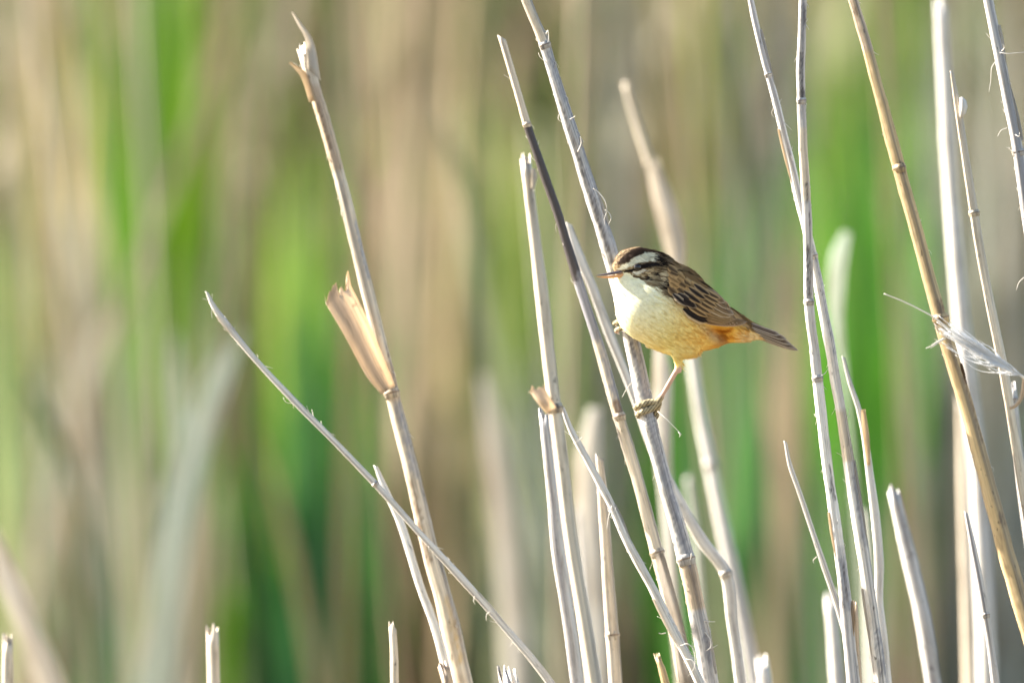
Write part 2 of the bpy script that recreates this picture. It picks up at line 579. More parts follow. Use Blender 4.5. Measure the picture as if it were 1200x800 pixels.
r, C, rad, nr = reed('reed with a straw-coloured top and a shiny brown lower stalk, its shade painted in dark', [(588, 44), (602, 92), (618, 146), (636, 198), (655, 255), (675, 320), (700, 400), (725, 488), (748, 565), (768, 640), (786, 715), (802, 800)],
     0.075, [9, 9.5, 10.5, 11, 12, 13, 14, 15.5, 16, 16.5, 17, 18], 'straw', nodes=(146, 488, 648), top='cut', sections=[(147, 330, 'dark'), (330, 400, 'slate')], name='dark_reed', sides=20, fine=20, fuzz=20,  # dark stretch: shaded side of the brown stalk painted into its colour
     scars=[(320, 484, 45, 60, 'slate'), (470, 487, 60, 60, 'brown')])
sheet('leaf_sheath', [(768, 650, -.006), (776, 690, -.007), (786, 730, -.008), (796, 800, -.008)], [(778, 647, -.001), (790, 690, -.002), (803, 740, -.002), (816, 800, -.002)], 0.07, r, 'grey', 0.004)
r, C, rad, nr = reed('pale blurred reed with a chipped top standing left of the bird', [(616, 190), (622, 240), (632, 320), (641, 400), (650, 478), (658, 540), (668, 620), (682, 710), (696, 800)],
     -0.16, [15, 16, 17, 17, 18, 18, 18, 18, 19], 'straw', nodes=(478,), name='chipped_reed')
sheet('split_strip', [(623, 197), (623, 205), (622, 220)], [(628, 198), (630, 206), (626, 224)], -0.165, r, 'pale', 0.001)
sheet('leaf_sheath', [(619, 456, -.01), (630, 472, -.012), (641, 485, -.011)], [(637, 452, -.004), (645, 466, -.01), (652, 478, -.01)], -0.16, r, 'sheath', -0.003, ragged=0.003)
reed('short greyish reed with a broken top just left of the chipped reed', [(638, 488), (643, 535), (649, 590), (655, 650), (665, 720), (676, 800)], -0.10, [14, 16, 17, 18, 18, 19], 'grey', top='jag')
reed('thin sharp pale stem slanting across the stalks under the bird', [(659, 476), (668, 500), (690, 542), (713, 585), (738, 640), (766, 692), (793, 745), (820, 800)], -0.025, [5, 8, 10, 11, 12, 12, 12, 13], 'pale', top='cut', name='slanting_stem', fuzz=30, fine=18, peels=[(590, 640, 2, 0, 'grey'), (700, 760, -2, 0, 'pale')],
     fibres=[[(682, 512, -.004), (678, 516, -.006), (674, 518, -.006)], [(717, 592, -.005), (713, 606, -.006), (711, 620, -.007)], [(713, 598, -.005), (718, 602, -.006), (722, 594, -.006)],
             [(780, 741, -.005), (775, 742, -.006), (772, 741, -.006)], [(798, 756, -.004), (806, 754, -.006), (813, 762, -.007), (814, 780, -.008), (806, 792, -.008)], [(804, 772, -.004), (812, 774, -.006), (816, 786, -.007)]])
reed('upright short pale stalk between the two slanting stems', [(702, 535), (706, 580), (710, 640), (714, 700), (721, 800)], 0.11, [10, 13, 15, 16, 17], 'straw', nodes=(742,), top='cut')
reed('low narrow pale stub overlapping the foot of the chipped reed', [(683, 684), (688, 720), (694, 760), (701, 800)], -0.13, [8, 9, 10, 11], 'grey', top='cut')
reed('short orange-brown broken stub at the bottom under the bird', [(771, 770), (780, 800)], 0.06, [9, 11], 'gold', top='jag', name='reed_stub')
reed('short pale stub with a chipped tip low in the left half', [(460, 733), (462, 765), (463, 800)], 0.09, [10, 11, 11], 'straw', top='jag', name='reed_stub')
reed('stub just showing at the foot of the split reed', [(521, 784), (524, 800)], 0.10, [15, 16], 'tan', top='jag', name='reed_stub')
reed('lowest stub tip peeping over the bottom edge left of the bird', [(596, 796), (597, 806)], 0.06, [26, 26], 'pale', top='jag', name='reed_stub')
r, C, rad, nr = reed('pale stalk with a flat curled tip passing close behind the perch', [(667, 262), (679, 300), (694, 335), (712, 385), (730, 430), (748, 475), (768, 530), (792, 580), (822, 632), (850, 672), (858, 730), (868, 800)], 0.19,
                     [7, 13, 12, 12, 12, 13, 13, 15, 15, 14, 14, 15], 'pale', nodes=(672,), top='cut', flat=0.55)
r, C, rad, nr = reed('blurred pale reed with a feathery white top right behind the bird', [(733, 100), (745, 140), (760, 185), (772, 230), (784, 275), (796, 330), (808, 400), (820, 480), (833, 545), (848, 620), (865, 700), (884, 800)],
                     0.85, [8, 11, 12, 13, 13, 13, 14, 15, 17, 18, 19, 20], 'pale', nodes=(545,), top='jag', name='feathered_reed', sections=[(60, 200, 'straw')])
sheet('leaf_sheath', [(757, 190), (765, 235), (776, 280), (788, 330)], [(770, 185), (790, 235), (802, 285), (800, 335)], 0.84, r, 'pale', 0.004, ragged=0.004)

# right-hand group
reed('long straw stalk crossing behind the slim upright stalk right of the bird', [(872, -40), (880, 0), (892, 55), (908, 115), (924, 180), (938, 240), (952, 300), (964, 360), (975, 420), (985, 480), (998, 560), (1012, 650), (1022, 720), (1032, 800)],
     0.03, [8, 8.5, 9, 10, 11, 12, 13, 14, 14.5, 15, 16, 17, 18, 19], 'white', nodes=(88, 300), sections=[(480, 540, 'straw')], name='crossing_reed', fuzz=30, sides=18, fine=20, peels=[(36, 100, 2, 0, 'grey'), (150, 215, -2.0, 0, 'straw'), (540, 640, 2, 0, 'grey'), (690, 770, -2.5, 0, 'pale')], scars=[(430, 545, 20, 14, 'brown'), (300, 420, 30, 30, 'slate'), (560, 640, 60, 20, 'slate'), (735, 790, 40, 50, 'slate')])
r, C, rad, nr = reed('slim upright stalk with dark streaks and raised joints right of the tail', [(942, -40), (941, 0), (939, 60), (939, 118), (942, 190), (946, 260), (948, 354), (954, 410), (961, 470), (970, 545), (980, 620), (990, 700), (1000, 800)],
     0.005, [10, 10.5, 11, 12, 12, 12, 12.5, 13, 14, 14, 15, 16, 17], 'grey', nodes=(118, 354, 443), sections=[(150, 235, 'straw'), (450, 640, 'white')], name='slim_reed', sides=28, fine=26, fuzz=30, peels=[(600, 655, -2, 0, 'straw'), (705, 745, 3, 0, 'tan')],
     scars=[(4, 34, 60, 50, 'slate'), (10, 30, 50, 22, 'dark'), (62, 117, 82, 26, 'dark'), (104, 116, 60, 40, 'dark'), (214, 240, 75, 18, 'dark'), (288, 352, 88, 34, 'dark'), (546, 562, 60, 14, 'dark'), (561, 586, 62, 24, 'dark'), (652, 715, 70, 46, 'slate'), (250, 285, 60, 10, 'dark'), (120, 140, 95, 12, 'slate'), (660, 705, 70, 14, 'dark')],
     fibres=[[(963, 440, -.004), (967, 437, -.004), (971, 431, -.004)]])
r, C, rad, nr = reed('split pale stalk with a forked curling tip right of the slim stalk', [(988, 418), (996, 448), (1006, 478), (1014, 515), (1020, 560), (1026, 610), (1030, 660), (1030, 705), (1035, 750), (1040, 800)],
     0.09, [4, 6, 7, 9, 11, 12, 13, 11, 11, 12], 'white', top='cut', flat=0.6, name='forked_reed')
sheet('split_strip', [(1009, 480), (1011, 510), (1016, 545)], [(1014, 479), (1019, 512), (1020, 545)], 0.085, r, 'straw', 0.001)
reed('thin bent stem leaning in from the left to the slim stalk', [(920, 517), (926, 545), (938, 580), (952, 622), (965, 660), (978, 700), (992, 750), (1003, 800)], 0.06, [4, 6, 6.5, 7, 8, 8, 8, 9], 'pale', top='cut', name='slanting_stem',
     fibres=[[(957, 652, -.003), (953, 656, -.004), (954, 660, -.004)]])
reed('short broken tan stub between the slim and crossing stalks', [(1000, 712), (1002, 760), (1004, 800)], 0.015, [13, 14, 15], 'tan', top='jag', name='reed_stub')
reed('blurred wide pale stub behind the feet of the right stalks', [(973, 704), (977, 750), (981, 800)], 0.55, [17, 18, 19], 'pale', top='jag', name='reed_stub')
reed('thick golden-tan reed with brown spots leaning on the right', [(986, -50), (1000, 0), (1016, 55), (1035, 125), (1055, 200), (1078, 285), (1101, 370), (1128, 460), (1152, 545), (1172, 620), (1192, 690), (1224, 800)],
     -0.06, [12, 13, 14.5, 16, 17, 18, 19, 20, 21, 22, 22, 24], 'gold', nodes=(198, 372), sections=[(-80, 60, 'tan')], name='golden_reed', sides=24, fine=26, fuzz=16, peels=[(424, 450, 3, 0, 'brown'), (370, 392, -2, 0, 'straw')],
     scars=[(190, 204, 70, 26, 'brown'), (352, 373, 60, 40, 'brown'), (430, 452, 20, 20, 'brown'), (440, 520, 45, 14, 'brown'), (8, 20, 100, 20, 'brown'), (600, 616, 60, 22, 'brown')])
reed('blurred broad white reed standing upright on the right', [(1103, 8), (1107, 90), (1112, 180), (1119, 280), (1127, 370), (1138, 470), (1147, 560), (1153, 680), (1157, 800)], 0.75, [17, 18, 19, 20, 22, 24, 25, 26, 27], 'pale', top='jag', name='blurred_reed')
reed('blurred sunlit straw reed right beside the broad white reed', [(1126, 470), (1130, 560), (1134, 680), (1138, 800)], 0.85, [14, 18, 20, 22], 'straw', top='jag', name='blurred_reed')
r, C, rad, nr = reed('pale reed with a swollen bud near its pointed top', [(1115, 84), (1120, 112), (1126, 150), (1136, 215), (1147, 285), (1160, 355), (1175, 430), (1187, 500), (1202, 590), (1220, 690), (1240, 800)], -0.05, [4, 8, 10.5, 12, 12.5, 13, 14, 14, 15, 16, 16], 'straw', nodes=(248,), top='cut', name='budded_reed')
bud = [np.array(at(x, y, -0.054)) for x, y in ((1126, 114), (1128.5, 119), (1129, 125), (1128, 132), (1126, 138))]
v, f, g_, k_ = tube(bud, np.array([1.5, 4, 5, 4, 1.5]) * PX, 10, 'cap', 5)
mesh_obj('bud', v, f, M_STALK, np.tile(np.array(PAL['pale']), (len(v), 1)), g_, r)
reed('frayed whitish reed leaving the frame at the upper right edge', [(1148, -50), (1158, 0), (1168, 50), (1180, 110), (1191, 165), (1202, 240), (1214, 330), (1228, 440), (1245, 560), (1270, 800)], 0.0, [12, 13, 13.5, 14, 14, 15, 15, 16, 16, 17], 'grey', nodes=(178,), name='frayed_reed', fuzz=40, peels=[(30, 80, 3, 0, 'pale'), (95, 165, 0, 3, 'grey')],
     fibres=[[(1172, 62, -.004), (1182, 63, -.006), (1203, 61, -.008)], [(1174, 60, -.004), (1177, 56, -.006), (1175, 52, -.007)], [(1166, 73, -.004), (1162, 80, -.006), (1161, 94, -.006), (1159, 108, -.006)],
             [(1180, 150, -.004), (1173, 153, -.006), (1169, 160, -.006)], [(1190, 158, -.004), (1194, 160, -.006), (1195, 155, -.006)], [(1200, 325, -.004), (1194, 331, -.006), (1191, 340, -.006)]])
reed('blurred bluish leafless stalk leaning low on the right', [(1048, 578), (1058, 620), (1070, 670), (1082, 725), (1094, 800)], 0.30, [17, 19, 20, 21, 22], 'grey', top='jag', name='blurred_reed')
r, C, rad, nr = reed('short pointed white stalk in front of the broad white reed', [(1132, 600), (1139, 635), (1150, 690), (1158, 735), (1167, 800)], 0.04, [5, 9, 10, 11, 12], 'grey', top='cut', nodes=(720,))
reed('pale grey stalk at the right edge below the plume', [(1186, 455), (1192, 520), (1200, 590), (1215, 700), (1225, 800)], 0.16, [13, 14, 15, 16, 16], 'grey', top='jag', nodes=(470,))
reed('blurred bright stub low at the far left', [(9, 752), (9, 800)], 0.25, [14, 15], 'straw', top='jag', name='reed_stub')
reed('blurred bright stub low on the left beside the pale leaf', [(249, 740), (250, 800)], 0.22, [16, 17], 'straw', top='jag', name='reed_stub')
reed('blurred pale stub low to the right of the feathered reed', [(893, 776), (896, 800)], 0.40, [18, 19], 'pale', top='jag', name='reed_stub')

for lab_, x0, y0, x1, d_, w_, c_ in [
        ('bright soft stem behind the short pale stalk', 676, 600, 690, 1.0, 10, 'pale'),
        ('soft pale stem just right of the perch foot', 806, 560, 826, 1.1, 9, 'pale'),
        ('soft pale stem behind the forked stalk', 1012, 600, 1022, 1.0, 10, 'pale'),]:
    reed(lab_, [(x0, y0), ((x0 * 2 + x1) / 3 + 2, (y0 * 2 + 800) / 3), (x1, 800)], d_, [w_ * .8, w_, w_ * 1.1], c_, top='jag', sides=10, group='soft stems between the sharp reeds')

# the white plume blown against the golden reed
pl = thing('reed_plume', 'feathery white plume with a long thin tip against the golden reed', 'plume', at(1204, 446, -0.085))
PD = -0.085
axis = [(1036, 344), (1056, 352), (1075, 361), (1095, 372), (1115, 388), (1140, 405), (1165, 420), (1188, 434), (1206, 446)]
thread('stem', axis[::-1], PD, pl, 3.4, 'white', 0.35)
g = np.random.default_rng(8)
VV, FF, GG = [], [], []
off = 0
root_p, aim = np.array([1199.0, 441.0]), np.array([1086.0, 372.0])
ax2 = (aim - root_p) / np.linalg.norm(aim - root_p)
pr2 = np.array([-ax2[1], ax2[0]])
for i in range(120):
    ln = g.uniform(30, 112) if i % 3 else g.uniform(80, 118)
    st = g.uniform(0, 52)
    ln = min(ln, 122 - st) * g.uniform(.6, 1)
    side = g.normal(-1, 5.5) * g.uniform(.4, 1.4)
    sway = g.normal(0, 2.2)
    p = []
    for q in range(6):
        t = q / 5
        o2 = side * math.sin(min(1, t * 1.25) * math.pi * 0.62) + sway * math.sin(t * 5 + i)* t
        xy = root_p + ax2 * ln * t + pr2 * (o2 + ln * t * (0.0009 * ln * t - 0.09))
        xy = xy + (ax2 * st + pr2 * st * 0.03)
        p.append((xy[0], xy[1], side * 0.00025 * math.cos(i) * t * 2 + 0.002 * math.sin(i * 2.4) * t))
    P = [np.array(at(x, y, PD + z)) for x, y, z in p]
    Cc = catmull(P, 3)
    v, f, gg, rr = tube(Cc, np.linspace(1.4, 0.35, len(Cc)) * PX / 2 * g.uniform(0.5, 1.4), 4, 'cap', i)
    FF += [tuple(q + off for q in ff) for ff in f]
    off += len(v)
    VV.append(v)
    GG.append(gg)
VV = np.vstack(VV)
tag(mesh_obj('plume_hair', VV, FF, M_FIBRE, np.tile(np.array((0.88, 0.87, 0.85)), (len(VV), 1)), np.vstack(GG), pl), kind='stuff')
for pts in ([(1108, 396), (1098, 402), (1085, 408)], [(1106, 396), (1096, 404), (1090, 408)], [(1104, 398), (1097, 401), (1092, 404)]):
    thread('side_tuft', pts, PD, pl, 2.2, 'white', 0.3)
cu = thing('curled_leaf', 'small brown curled leaf tip hanging under the plume at the right edge', 'leaf', at(1200, 452, -0.07))
thread('blade', [(1201, 440), (1199, 455), (1196, 467), (1190, 475), (1183, 478)], -0.07, cu, 6, 'tan', 0.6)

# ------------------------------------------------------------------ blurred leaves between the focus plane and the reed bed
for lab_, pts_, d_, w_ in (
        ('right blade of the blurred pale V of leaves on the left', [(284, 388), (262, 445), (240, 510), (222, 590), (208, 690), (198, 800)], 2.1, 17),
        ('inner right blade of the blurred pale V of leaves', [(262, 402), (244, 455), (226, 520), (212, 600), (200, 700), (190, 800)], 2.5, 15),
        ('middle blade of the blurred pale V of leaves on the left', [(222, 480), (214, 540), (208, 600), (198, 700), (184, 800)], 2.0, 20),
        ('left blade of the blurred pale V of leaves', [(204, 392), (208, 450), (212, 520), (206, 600), (196, 700), (176, 800)], 2.6, 15),
        ('lowest left blade of the blurred pale V of leaves', [(196, 560), (192, 640), (182, 720), (166, 800)], 2.3, 15)):
    leaf(lab_, pts_, d_, [w_ * .35] + [w_] * (len(pts_) - 1), (0.55, 0.58, 0.50), fold=0.08)
leaf('blurred straw leaf slanting in the lower left corner', [(-12, 620), (10, 680), (32, 735), (58, 800)], 1.3, [16, 24, 28, 32], 'pale')
leaf('soft tan leaf slanting down the upper left', [(236, 205), (196, 275), (150, 350), (112, 430), (84, 510), (60, 610)], 4.0, [10, 20, 26, 28, 26, 22], 'pale', fold=0.05)
leaf('curled pale leaf blurred just right of the crossing stalks', [(992, 272), (983, 300), (979, 340), (981, 385), (988, 440), (996, 520), (1004, 620)], 1.15, [10, 19, 19, 12, 7, 5, 5], (0.78, 0.82, 0.70), fold=0.05)
leaf('pale blurred leaf low behind the left stalks under the bird', [(566, 440), (578, 520), (590, 600), (600, 700), (606, 800)], 2.2, [8, 24, 30, 32, 34], 'pale')
leaf('bright blurred leaf behind the pale stalks under the bird', [(696, 478), (690, 540), (690, 620), (694, 710), (700, 800)], 1.2, [14, 30, 34, 34, 34], 'white')
leaf('bright short blurred leaf right behind the perch foot', [(772, 400), (776, 440), (775, 500), (780, 580), (790, 700), (800, 800)], 0.75, [10, 22, 24, 16, 14, 14], 'white')

# ------------------------------------------------------------------ the reed bed behind: dry stems and green blades
def blades(n, base, lean, height, width, curve, colors, cross=False, nseg=6, seed=1):
    """n strap blades (or crossed blades for stems) as one vertex array; base (n,3)."""
    g = np.random.default_rng(seed)
    t = np.linspace(0, 1, nseg + 1)
    V, Fc, K = [], [], []
    angs = (0, np.pi / 2) if cross else (0,)
    a0 = g.uniform(-0.9, 0.9, n)
    off = 0
    for da in angs:
        ang = a0 + da
        sx, sy = np.cos(ang), np.sin(ang)
        px = base[:, 0:1] + lean[:, 0:1] * t + curve[:, 0:1] * t ** 2.5
        py = base[:, 1:2] + lean[:, 1:2] * t + curve[:, 1:2] * t ** 2.5
        droop = np.linalg.norm(curve, axis=1)[:, None] * 0.35 * t ** 3
        pz = base[:, 2:3] + height[:, None] * t - droop
        prof = (np.ones_like(t) * np.minimum(1, 1.35 - t * 1.1) if cross else np.minimum(1, 0.55 + 2.2 * t) * np.minimum(1, (1.02 - t) * 2.4))
        w = width[:, None] * prof / 2
        for s in (-1, 1):
            pass
        P = np.empty((n, nseg + 1, 2, 3))
        for q, s in enumerate((-1, 1)):
            P[:, :, q, 0] = px + s * w * sx[:, None]
            P[:, :, q, 1] = py + s * w * sy[:, None]
            P[:, :, q, 2] = pz
        V.append(P.reshape(-1, 3))
        i = np.arange(n)[:, None] * (nseg + 1) * 2
        k = np.arange(nseg)[None] * 2
        b = (i + k).ravel() + off
        Fc.append(np.stack([b, b + 1, b + 3, b + 2], 1))
        off += P.shape[0] * P.shape[1] * 2
        c = np.repeat(colors[:, None], (nseg + 1) * 2, 1)
        K.append(c.reshape(-1, 3))
    return np.vstack(V), np.vstack(Fc), np.vstack(K)


def mix_cols(g, n, a, b, jit=0.15):
    u = g.random((n, 1))
    c = np.array(a) * u + np.array(b) * (1 - u)
    return c * (1 + g.normal(0, jit, (n, 1)))


def bed_positions(g, n, y0, y1, wide):
    y = g.uniform(y0, y1, n)
    x = np.where(g.random(n) < 0.68, g.uniform(-1, 1, n) * (0.45 + 0.035 * (y + 10)), g.uniform(-wide, wide, n))
    return np.stack([x, y, np.full(n, -0.02)], 1)


BED0, BED1 = 5.0, 15.0
g = np.random.default_rng(21)
n = 5200
base = bed_positions(g, n, BED0, BED1, 4.5)
V, F, K = blades(n, base, g.normal(0, 0.10, (n, 2)) + [-0.05, 0], g.uniform(1.3, 2.3, n), g.uniform(0.006, 0.011, n), g.normal(0, 0.05, (n, 2)),
                 mix_cols(g, n, (0.30, 0.225, 0.12), (0.235, 0.20, 0.13)), cross=True, nseg=4, seed=2)
n2 = 5200
base = bed_positions(g, n2, BED0, BED1, 4.5)
base[:, 2] = g.uniform(0.1, 1.2, n2)
V2, F2, K2 = blades(n2, base, g.normal(0, 0.16, (n2, 2)), g.uniform(0.35, 0.9, n2), g.uniform(0.012, 0.03, n2), g.normal(0, 0.2, (n2, 2)),
                    mix_cols(g, n2, (0.30, 0.215, 0.115), (0.255, 0.215, 0.14)), nseg=5, seed=3)
tag(big_mesh('dry_reed_bed', np.vstack([V, V2]), np.vstack([F, F2 + len(V)]), M_BED, np.vstack([K, K2]), smooth=False),
    'far mass of dry tan reeds filling the blurred background', 'reed bed', kind='stuff')
n3 = 6500
base = bed_positions(g, n3, BED0, BED1, 4.5)
V, F, K = blades(n3, base, g.normal(0, 0.14, (n3, 2)), g.uniform(0.9, 1.9, n3), g.uniform(0.012, 0.026, n3), g.normal(0, 0.14, (n3, 2)),
                 mix_cols(g, n3, (0.045, 0.10, 0.018), (0.085, 0.125, 0.03), 0.2), nseg=7, seed=4)
tag(big_mesh('green_reed_bed', V, F, M_GREEN, K, smooth=False),
    'far mass of fresh green reed blades among the dry ones', 'reed bed', kind='stuff')


n4 = 4200  # low blades added and coloured dark to dim the foot of the bed
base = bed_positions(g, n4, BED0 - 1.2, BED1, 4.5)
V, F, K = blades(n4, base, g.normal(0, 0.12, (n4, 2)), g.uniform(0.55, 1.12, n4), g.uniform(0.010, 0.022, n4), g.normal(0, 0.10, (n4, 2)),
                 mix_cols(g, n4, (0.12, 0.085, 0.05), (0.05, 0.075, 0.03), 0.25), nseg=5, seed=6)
tag(big_mesh('added_dark_undergrowth', V, F, M_BED, K, smooth=False), 'low undergrowth blades added and coloured dark to dim the foot of the reed bed', 'undergrowth', kind='stuff')


def clump(label, px, width, d, top, low, count, ca, cb, name='green_reed_clump', cat='reed clump', lean=0.0, wid=(0.010, 0.022), group='blurred clumps of reeds in the background', mat=None, seed=0, jit=0.28):
    """A tuft of blades rooted in the mud: seen px wide at photograph column px, blades reaching rows top..low."""
    g = np.random.default_rng(900 + seed)
    count = int(count * (1.7 if mat is None else 1.0))
    k = PX * (FOCAL_D + d) / FOCAL_D
    cx = at(px, 400, d)[0]
    top_z = CAM_Z + (400 - g.uniform(top, low, count)) * k
    b = np.stack([cx + g.uniform(-.5, .5, count) * width * k, d + g.uniform(-.22, .22, count), np.full(count, -0.02)], 1)
    ln = np.stack([lean * k + g.normal(0, 0.012, count), g.normal(0, 0.03, count)], 1)
    b[:, 0] -= ln[:, 0] * 0.7
    V, F, K = blades(count, b, ln, top_z + 0.02, g.uniform(*wid, count), g.normal(0, 0.03, (count, 2)), mix_cols(g, count, ca, cb, jit), nseg=9, seed=50 + seed)
    o = big_mesh(name, V, F, mat or M_GREEN, K, smooth=False)
    o['kind'] = 'stuff'
    return tag(o, label, cat, group)


GR, GR2 = (0.035, 0.14, 0.012), (0.07, 0.17, 0.03)
GV = (0.08, 0.16, 0.006)        # fresh blades
GY, GY2 = (0.15, 0.20, 0.04), (0.18, 0.22, 0.08)        # yellowing blades
GB, GB2 = (0.02, 0.085, 0.035), (0.07, 0.14, 0.08)        # older, bluer blades
T1, T2 = (0.36, 0.26, 0.145), (0.31, 0.245, 0.15)         # dry blades
A1, A2 = (0.36, 0.34, 0.28), (0.40, 0.40, 0.34)         # weathered grey blades
D1, D2 = (0.22, 0.14, 0.075), (0.27, 0.18, 0.10)         # old brown blades
CL = [
    ('vivid green clump at the upper left', 190, 44, 3.8, -260, -40, 22, GV, GR2, 8),
    ('green clump low at the far left edge', 20, 60, 5.0, 250, 420, 14, GB, GR2, 0),
    ('yellow-green clump along the top left edge', 75, 46, 5.0, -260, 0, 10, GY, T1, 0),
    ('yellow-green clump left of the tall split reed', 345, 70, 4.4, 90, 260, 24, GY, GR2, -10),
    ('deep green clump behind the tall split reed', 372, 70, 3.9, 300, 470, 30, GB, GR, 0),
    ('mid green clump between the left stalks', 425, 50, 4.4, 250, 430, 14, GR, GB2, 0),
    ('olive green clump rising behind the slanting stem', 290, 70, 4.2, 420, 560, 18, GV, GR, 0),
    ('pale green clump left of the perch', 575, 90, 4.8, 60, 300, 16, GY2, GR2, 0),
    ('green clump behind the top of the perch', 665, 60, 5.0, 40, 240, 16, GY2, GR2, 0),
    ('green clump just behind the bird', 822, 66, 4.2, 150, 330, 26, GR, GB2, 0),
    ('olive clump along the top right of the perch', 800, 56, 5.0, -250, -20, 10, GY, D1, 0),
    ('brightest green clump on the right', 1010, 70, 4.0, 70, 200, 30, GR, GR2, -12),
    ('yellow-green clump at the top right', 985, 90, 5.0, -200, 40, 14, GY2, GR2, 0),
    ('dark green clump below the bright right one', 1040, 60, 4.2, 330, 470, 18, GB, GR, 0),
    ('blue-green clump at the left edge', 38, 80, 4.6, 60, 300, 10, GB2, A1, 0),
    ('blue-green clump low on the left', 140, 60, 4.0, 480, 620, 12, GB2, GB, 0),
    ('pale blue-green clump low under the perch', 605, 90, 4.2, 300, 520, 14, GB2, A2, 0),
    ('green clump high between the right stalks', 1050, 60, 4.6, -200, 80, 10, GR2, GY2, 0),
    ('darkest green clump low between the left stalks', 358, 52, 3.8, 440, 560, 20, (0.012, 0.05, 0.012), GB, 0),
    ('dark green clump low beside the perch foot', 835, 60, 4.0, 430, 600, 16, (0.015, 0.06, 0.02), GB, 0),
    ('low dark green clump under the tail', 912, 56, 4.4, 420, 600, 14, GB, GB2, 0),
]
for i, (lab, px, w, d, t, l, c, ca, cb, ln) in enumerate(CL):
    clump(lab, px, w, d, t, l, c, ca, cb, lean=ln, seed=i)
TL = [
    ('tan dry clump at the upper left', 262, 70, 4.8, -260, -40, 16, T1, T2),
    ('pale dry clump beside the vivid green one', 125, 60, 4.9, -260, -30, 12, A1, T2),
    ('broad tan dry clump top centre left', 470, 110, 4.8, -260, -30, 26, T1, T2),
    ('brown dry clump right of the split reed', 520, 60, 4.5, 330, 470, 18, D1, T1),
    ('tan dry clump above the bird', 742, 70, 4.9, -260, -30, 16, T1, A2),
    ('tan-grey dry clump right of the tail', 880, 70, 4.9, -260, -20, 18, T2, A1),
    ('tan-grey dry clump between the right stalks', 1085, 70, 4.8, 0, 200, 14, T2, A2),
    ('pale dry clump at the right edge', 1170, 70, 4.8, -260, 0, 14, T1, A2),
    ('brown dry clump low on the left', 88, 54, 4.3, 500, 580, 16, D1, D2),
    ('grey dry clump low under the perch', 625, 100, 4.5, 380, 560, 22, A1, A2),
    ('brown dry clump low right of centre', 742, 50, 4.4, 480, 600, 12, D1, T2),
    ('brown dry clump low on the right', 960, 80, 4.6, 430, 560, 16, D1, A1),
    ('pale grey dry clump under the vivid green one', 186, 80, 3.6, 270, 360, 16, A1, T2),
    ('brown dry clump under the brightest green one', 1015, 70, 3.6, 440, 560, 14, D1, A1),
    ('tan dry clump left of the bright curled leaf', 900, 40, 3.6, 80, 260, 7, T1, T2),
    ('grey dry clump low at the left edge', 150, 60, 4.3, 400, 560, 14, A1, A2),
]
for i, (lab, px, w, d, t, l, c, ca, cb) in enumerate(TL):
    clump(lab, px, w, d, t, l, c, ca, cb, name='dry_reed_clump', mat=M_BED, seed=40 + i, jit=0.22)

# strongly blurred single stems standing between the clumps and the sharp reeds
g = np.random.default_rng(77)
stem_proto = {}
STEMS = [('faint green stem far off at the left edge of the picture', 42, 1), ('faint brown stem far off between the left edge and the vivid green clump', 112, 3), ('faint straw stem far off beside the vivid green clump', 168, 0),
         ('faint tan stem far off above the tip of the long slanting stem', 238, 2), ('faint straw stem far off crossing left of the tall split reed', 300, 0), ('faint green stem far off right of the tan sheath', 436, 1),
         ('faint brown stem far off in the gap left of the dark reed', 508, 3), ('faint tan stem far off just left of the chipped reed', 556, 2), ('faint straw stem far off between chipped reed and perch', 662, 0), ('faint brown stem far off above the head of the bird', 752, 3),
         ('faint tan stem far off above the tail of the bird', 866, 2), ('faint green stem far off just left of the slim upright stalk', 915, 1), ('faint brown stem far off between golden reed and forked stalk', 1066, 3), ('faint tan stem far off near the upper right corner', 1178, 2)]
for i, (lab, px, kind) in enumerate(STEMS):
    d = g.uniform(2.6, 4.8)
    x = at(px, 400, d)[0]
    if kind not in stem_proto:
        n = 7
        zz = np.linspace(0, 1, n)
        C = np.stack([-0.10 * zz ** 1.3 + 0.01 * np.sin(zz * 5 + kind), 0 * zz, zz], 1)[::-1] * np.array([1, 1, 2.1])
        V, F, G, rg = tube(C, np.linspace(0.0022, 0.0042, n), 8, 'cap', kind)
        m = mesh_obj('distant_reed', V, F, M_BED if kind != 1 else M_GREEN, np.tile(np.array([(0.46, 0.40, 0.29), (0.06, 0.14, 0.03), (0.36, 0.28, 0.18), (0.20, 0.13, 0.07)][kind]), (len(V), 1)))
        stem_proto[kind] = m
        o = m
    else:
        o = stem_proto[kind].copy()
        col.objects.link(o)
    o.location = (x + 0.05, d, -0.02)
    o.scale = (1, 1, g.uniform(.55, 1.0))
    o.rotation_euler = (0, g.normal(0, .05), g.normal(0, .5))
    tag(o, lab, 'reed', 'faint blurred stems far behind the bird')

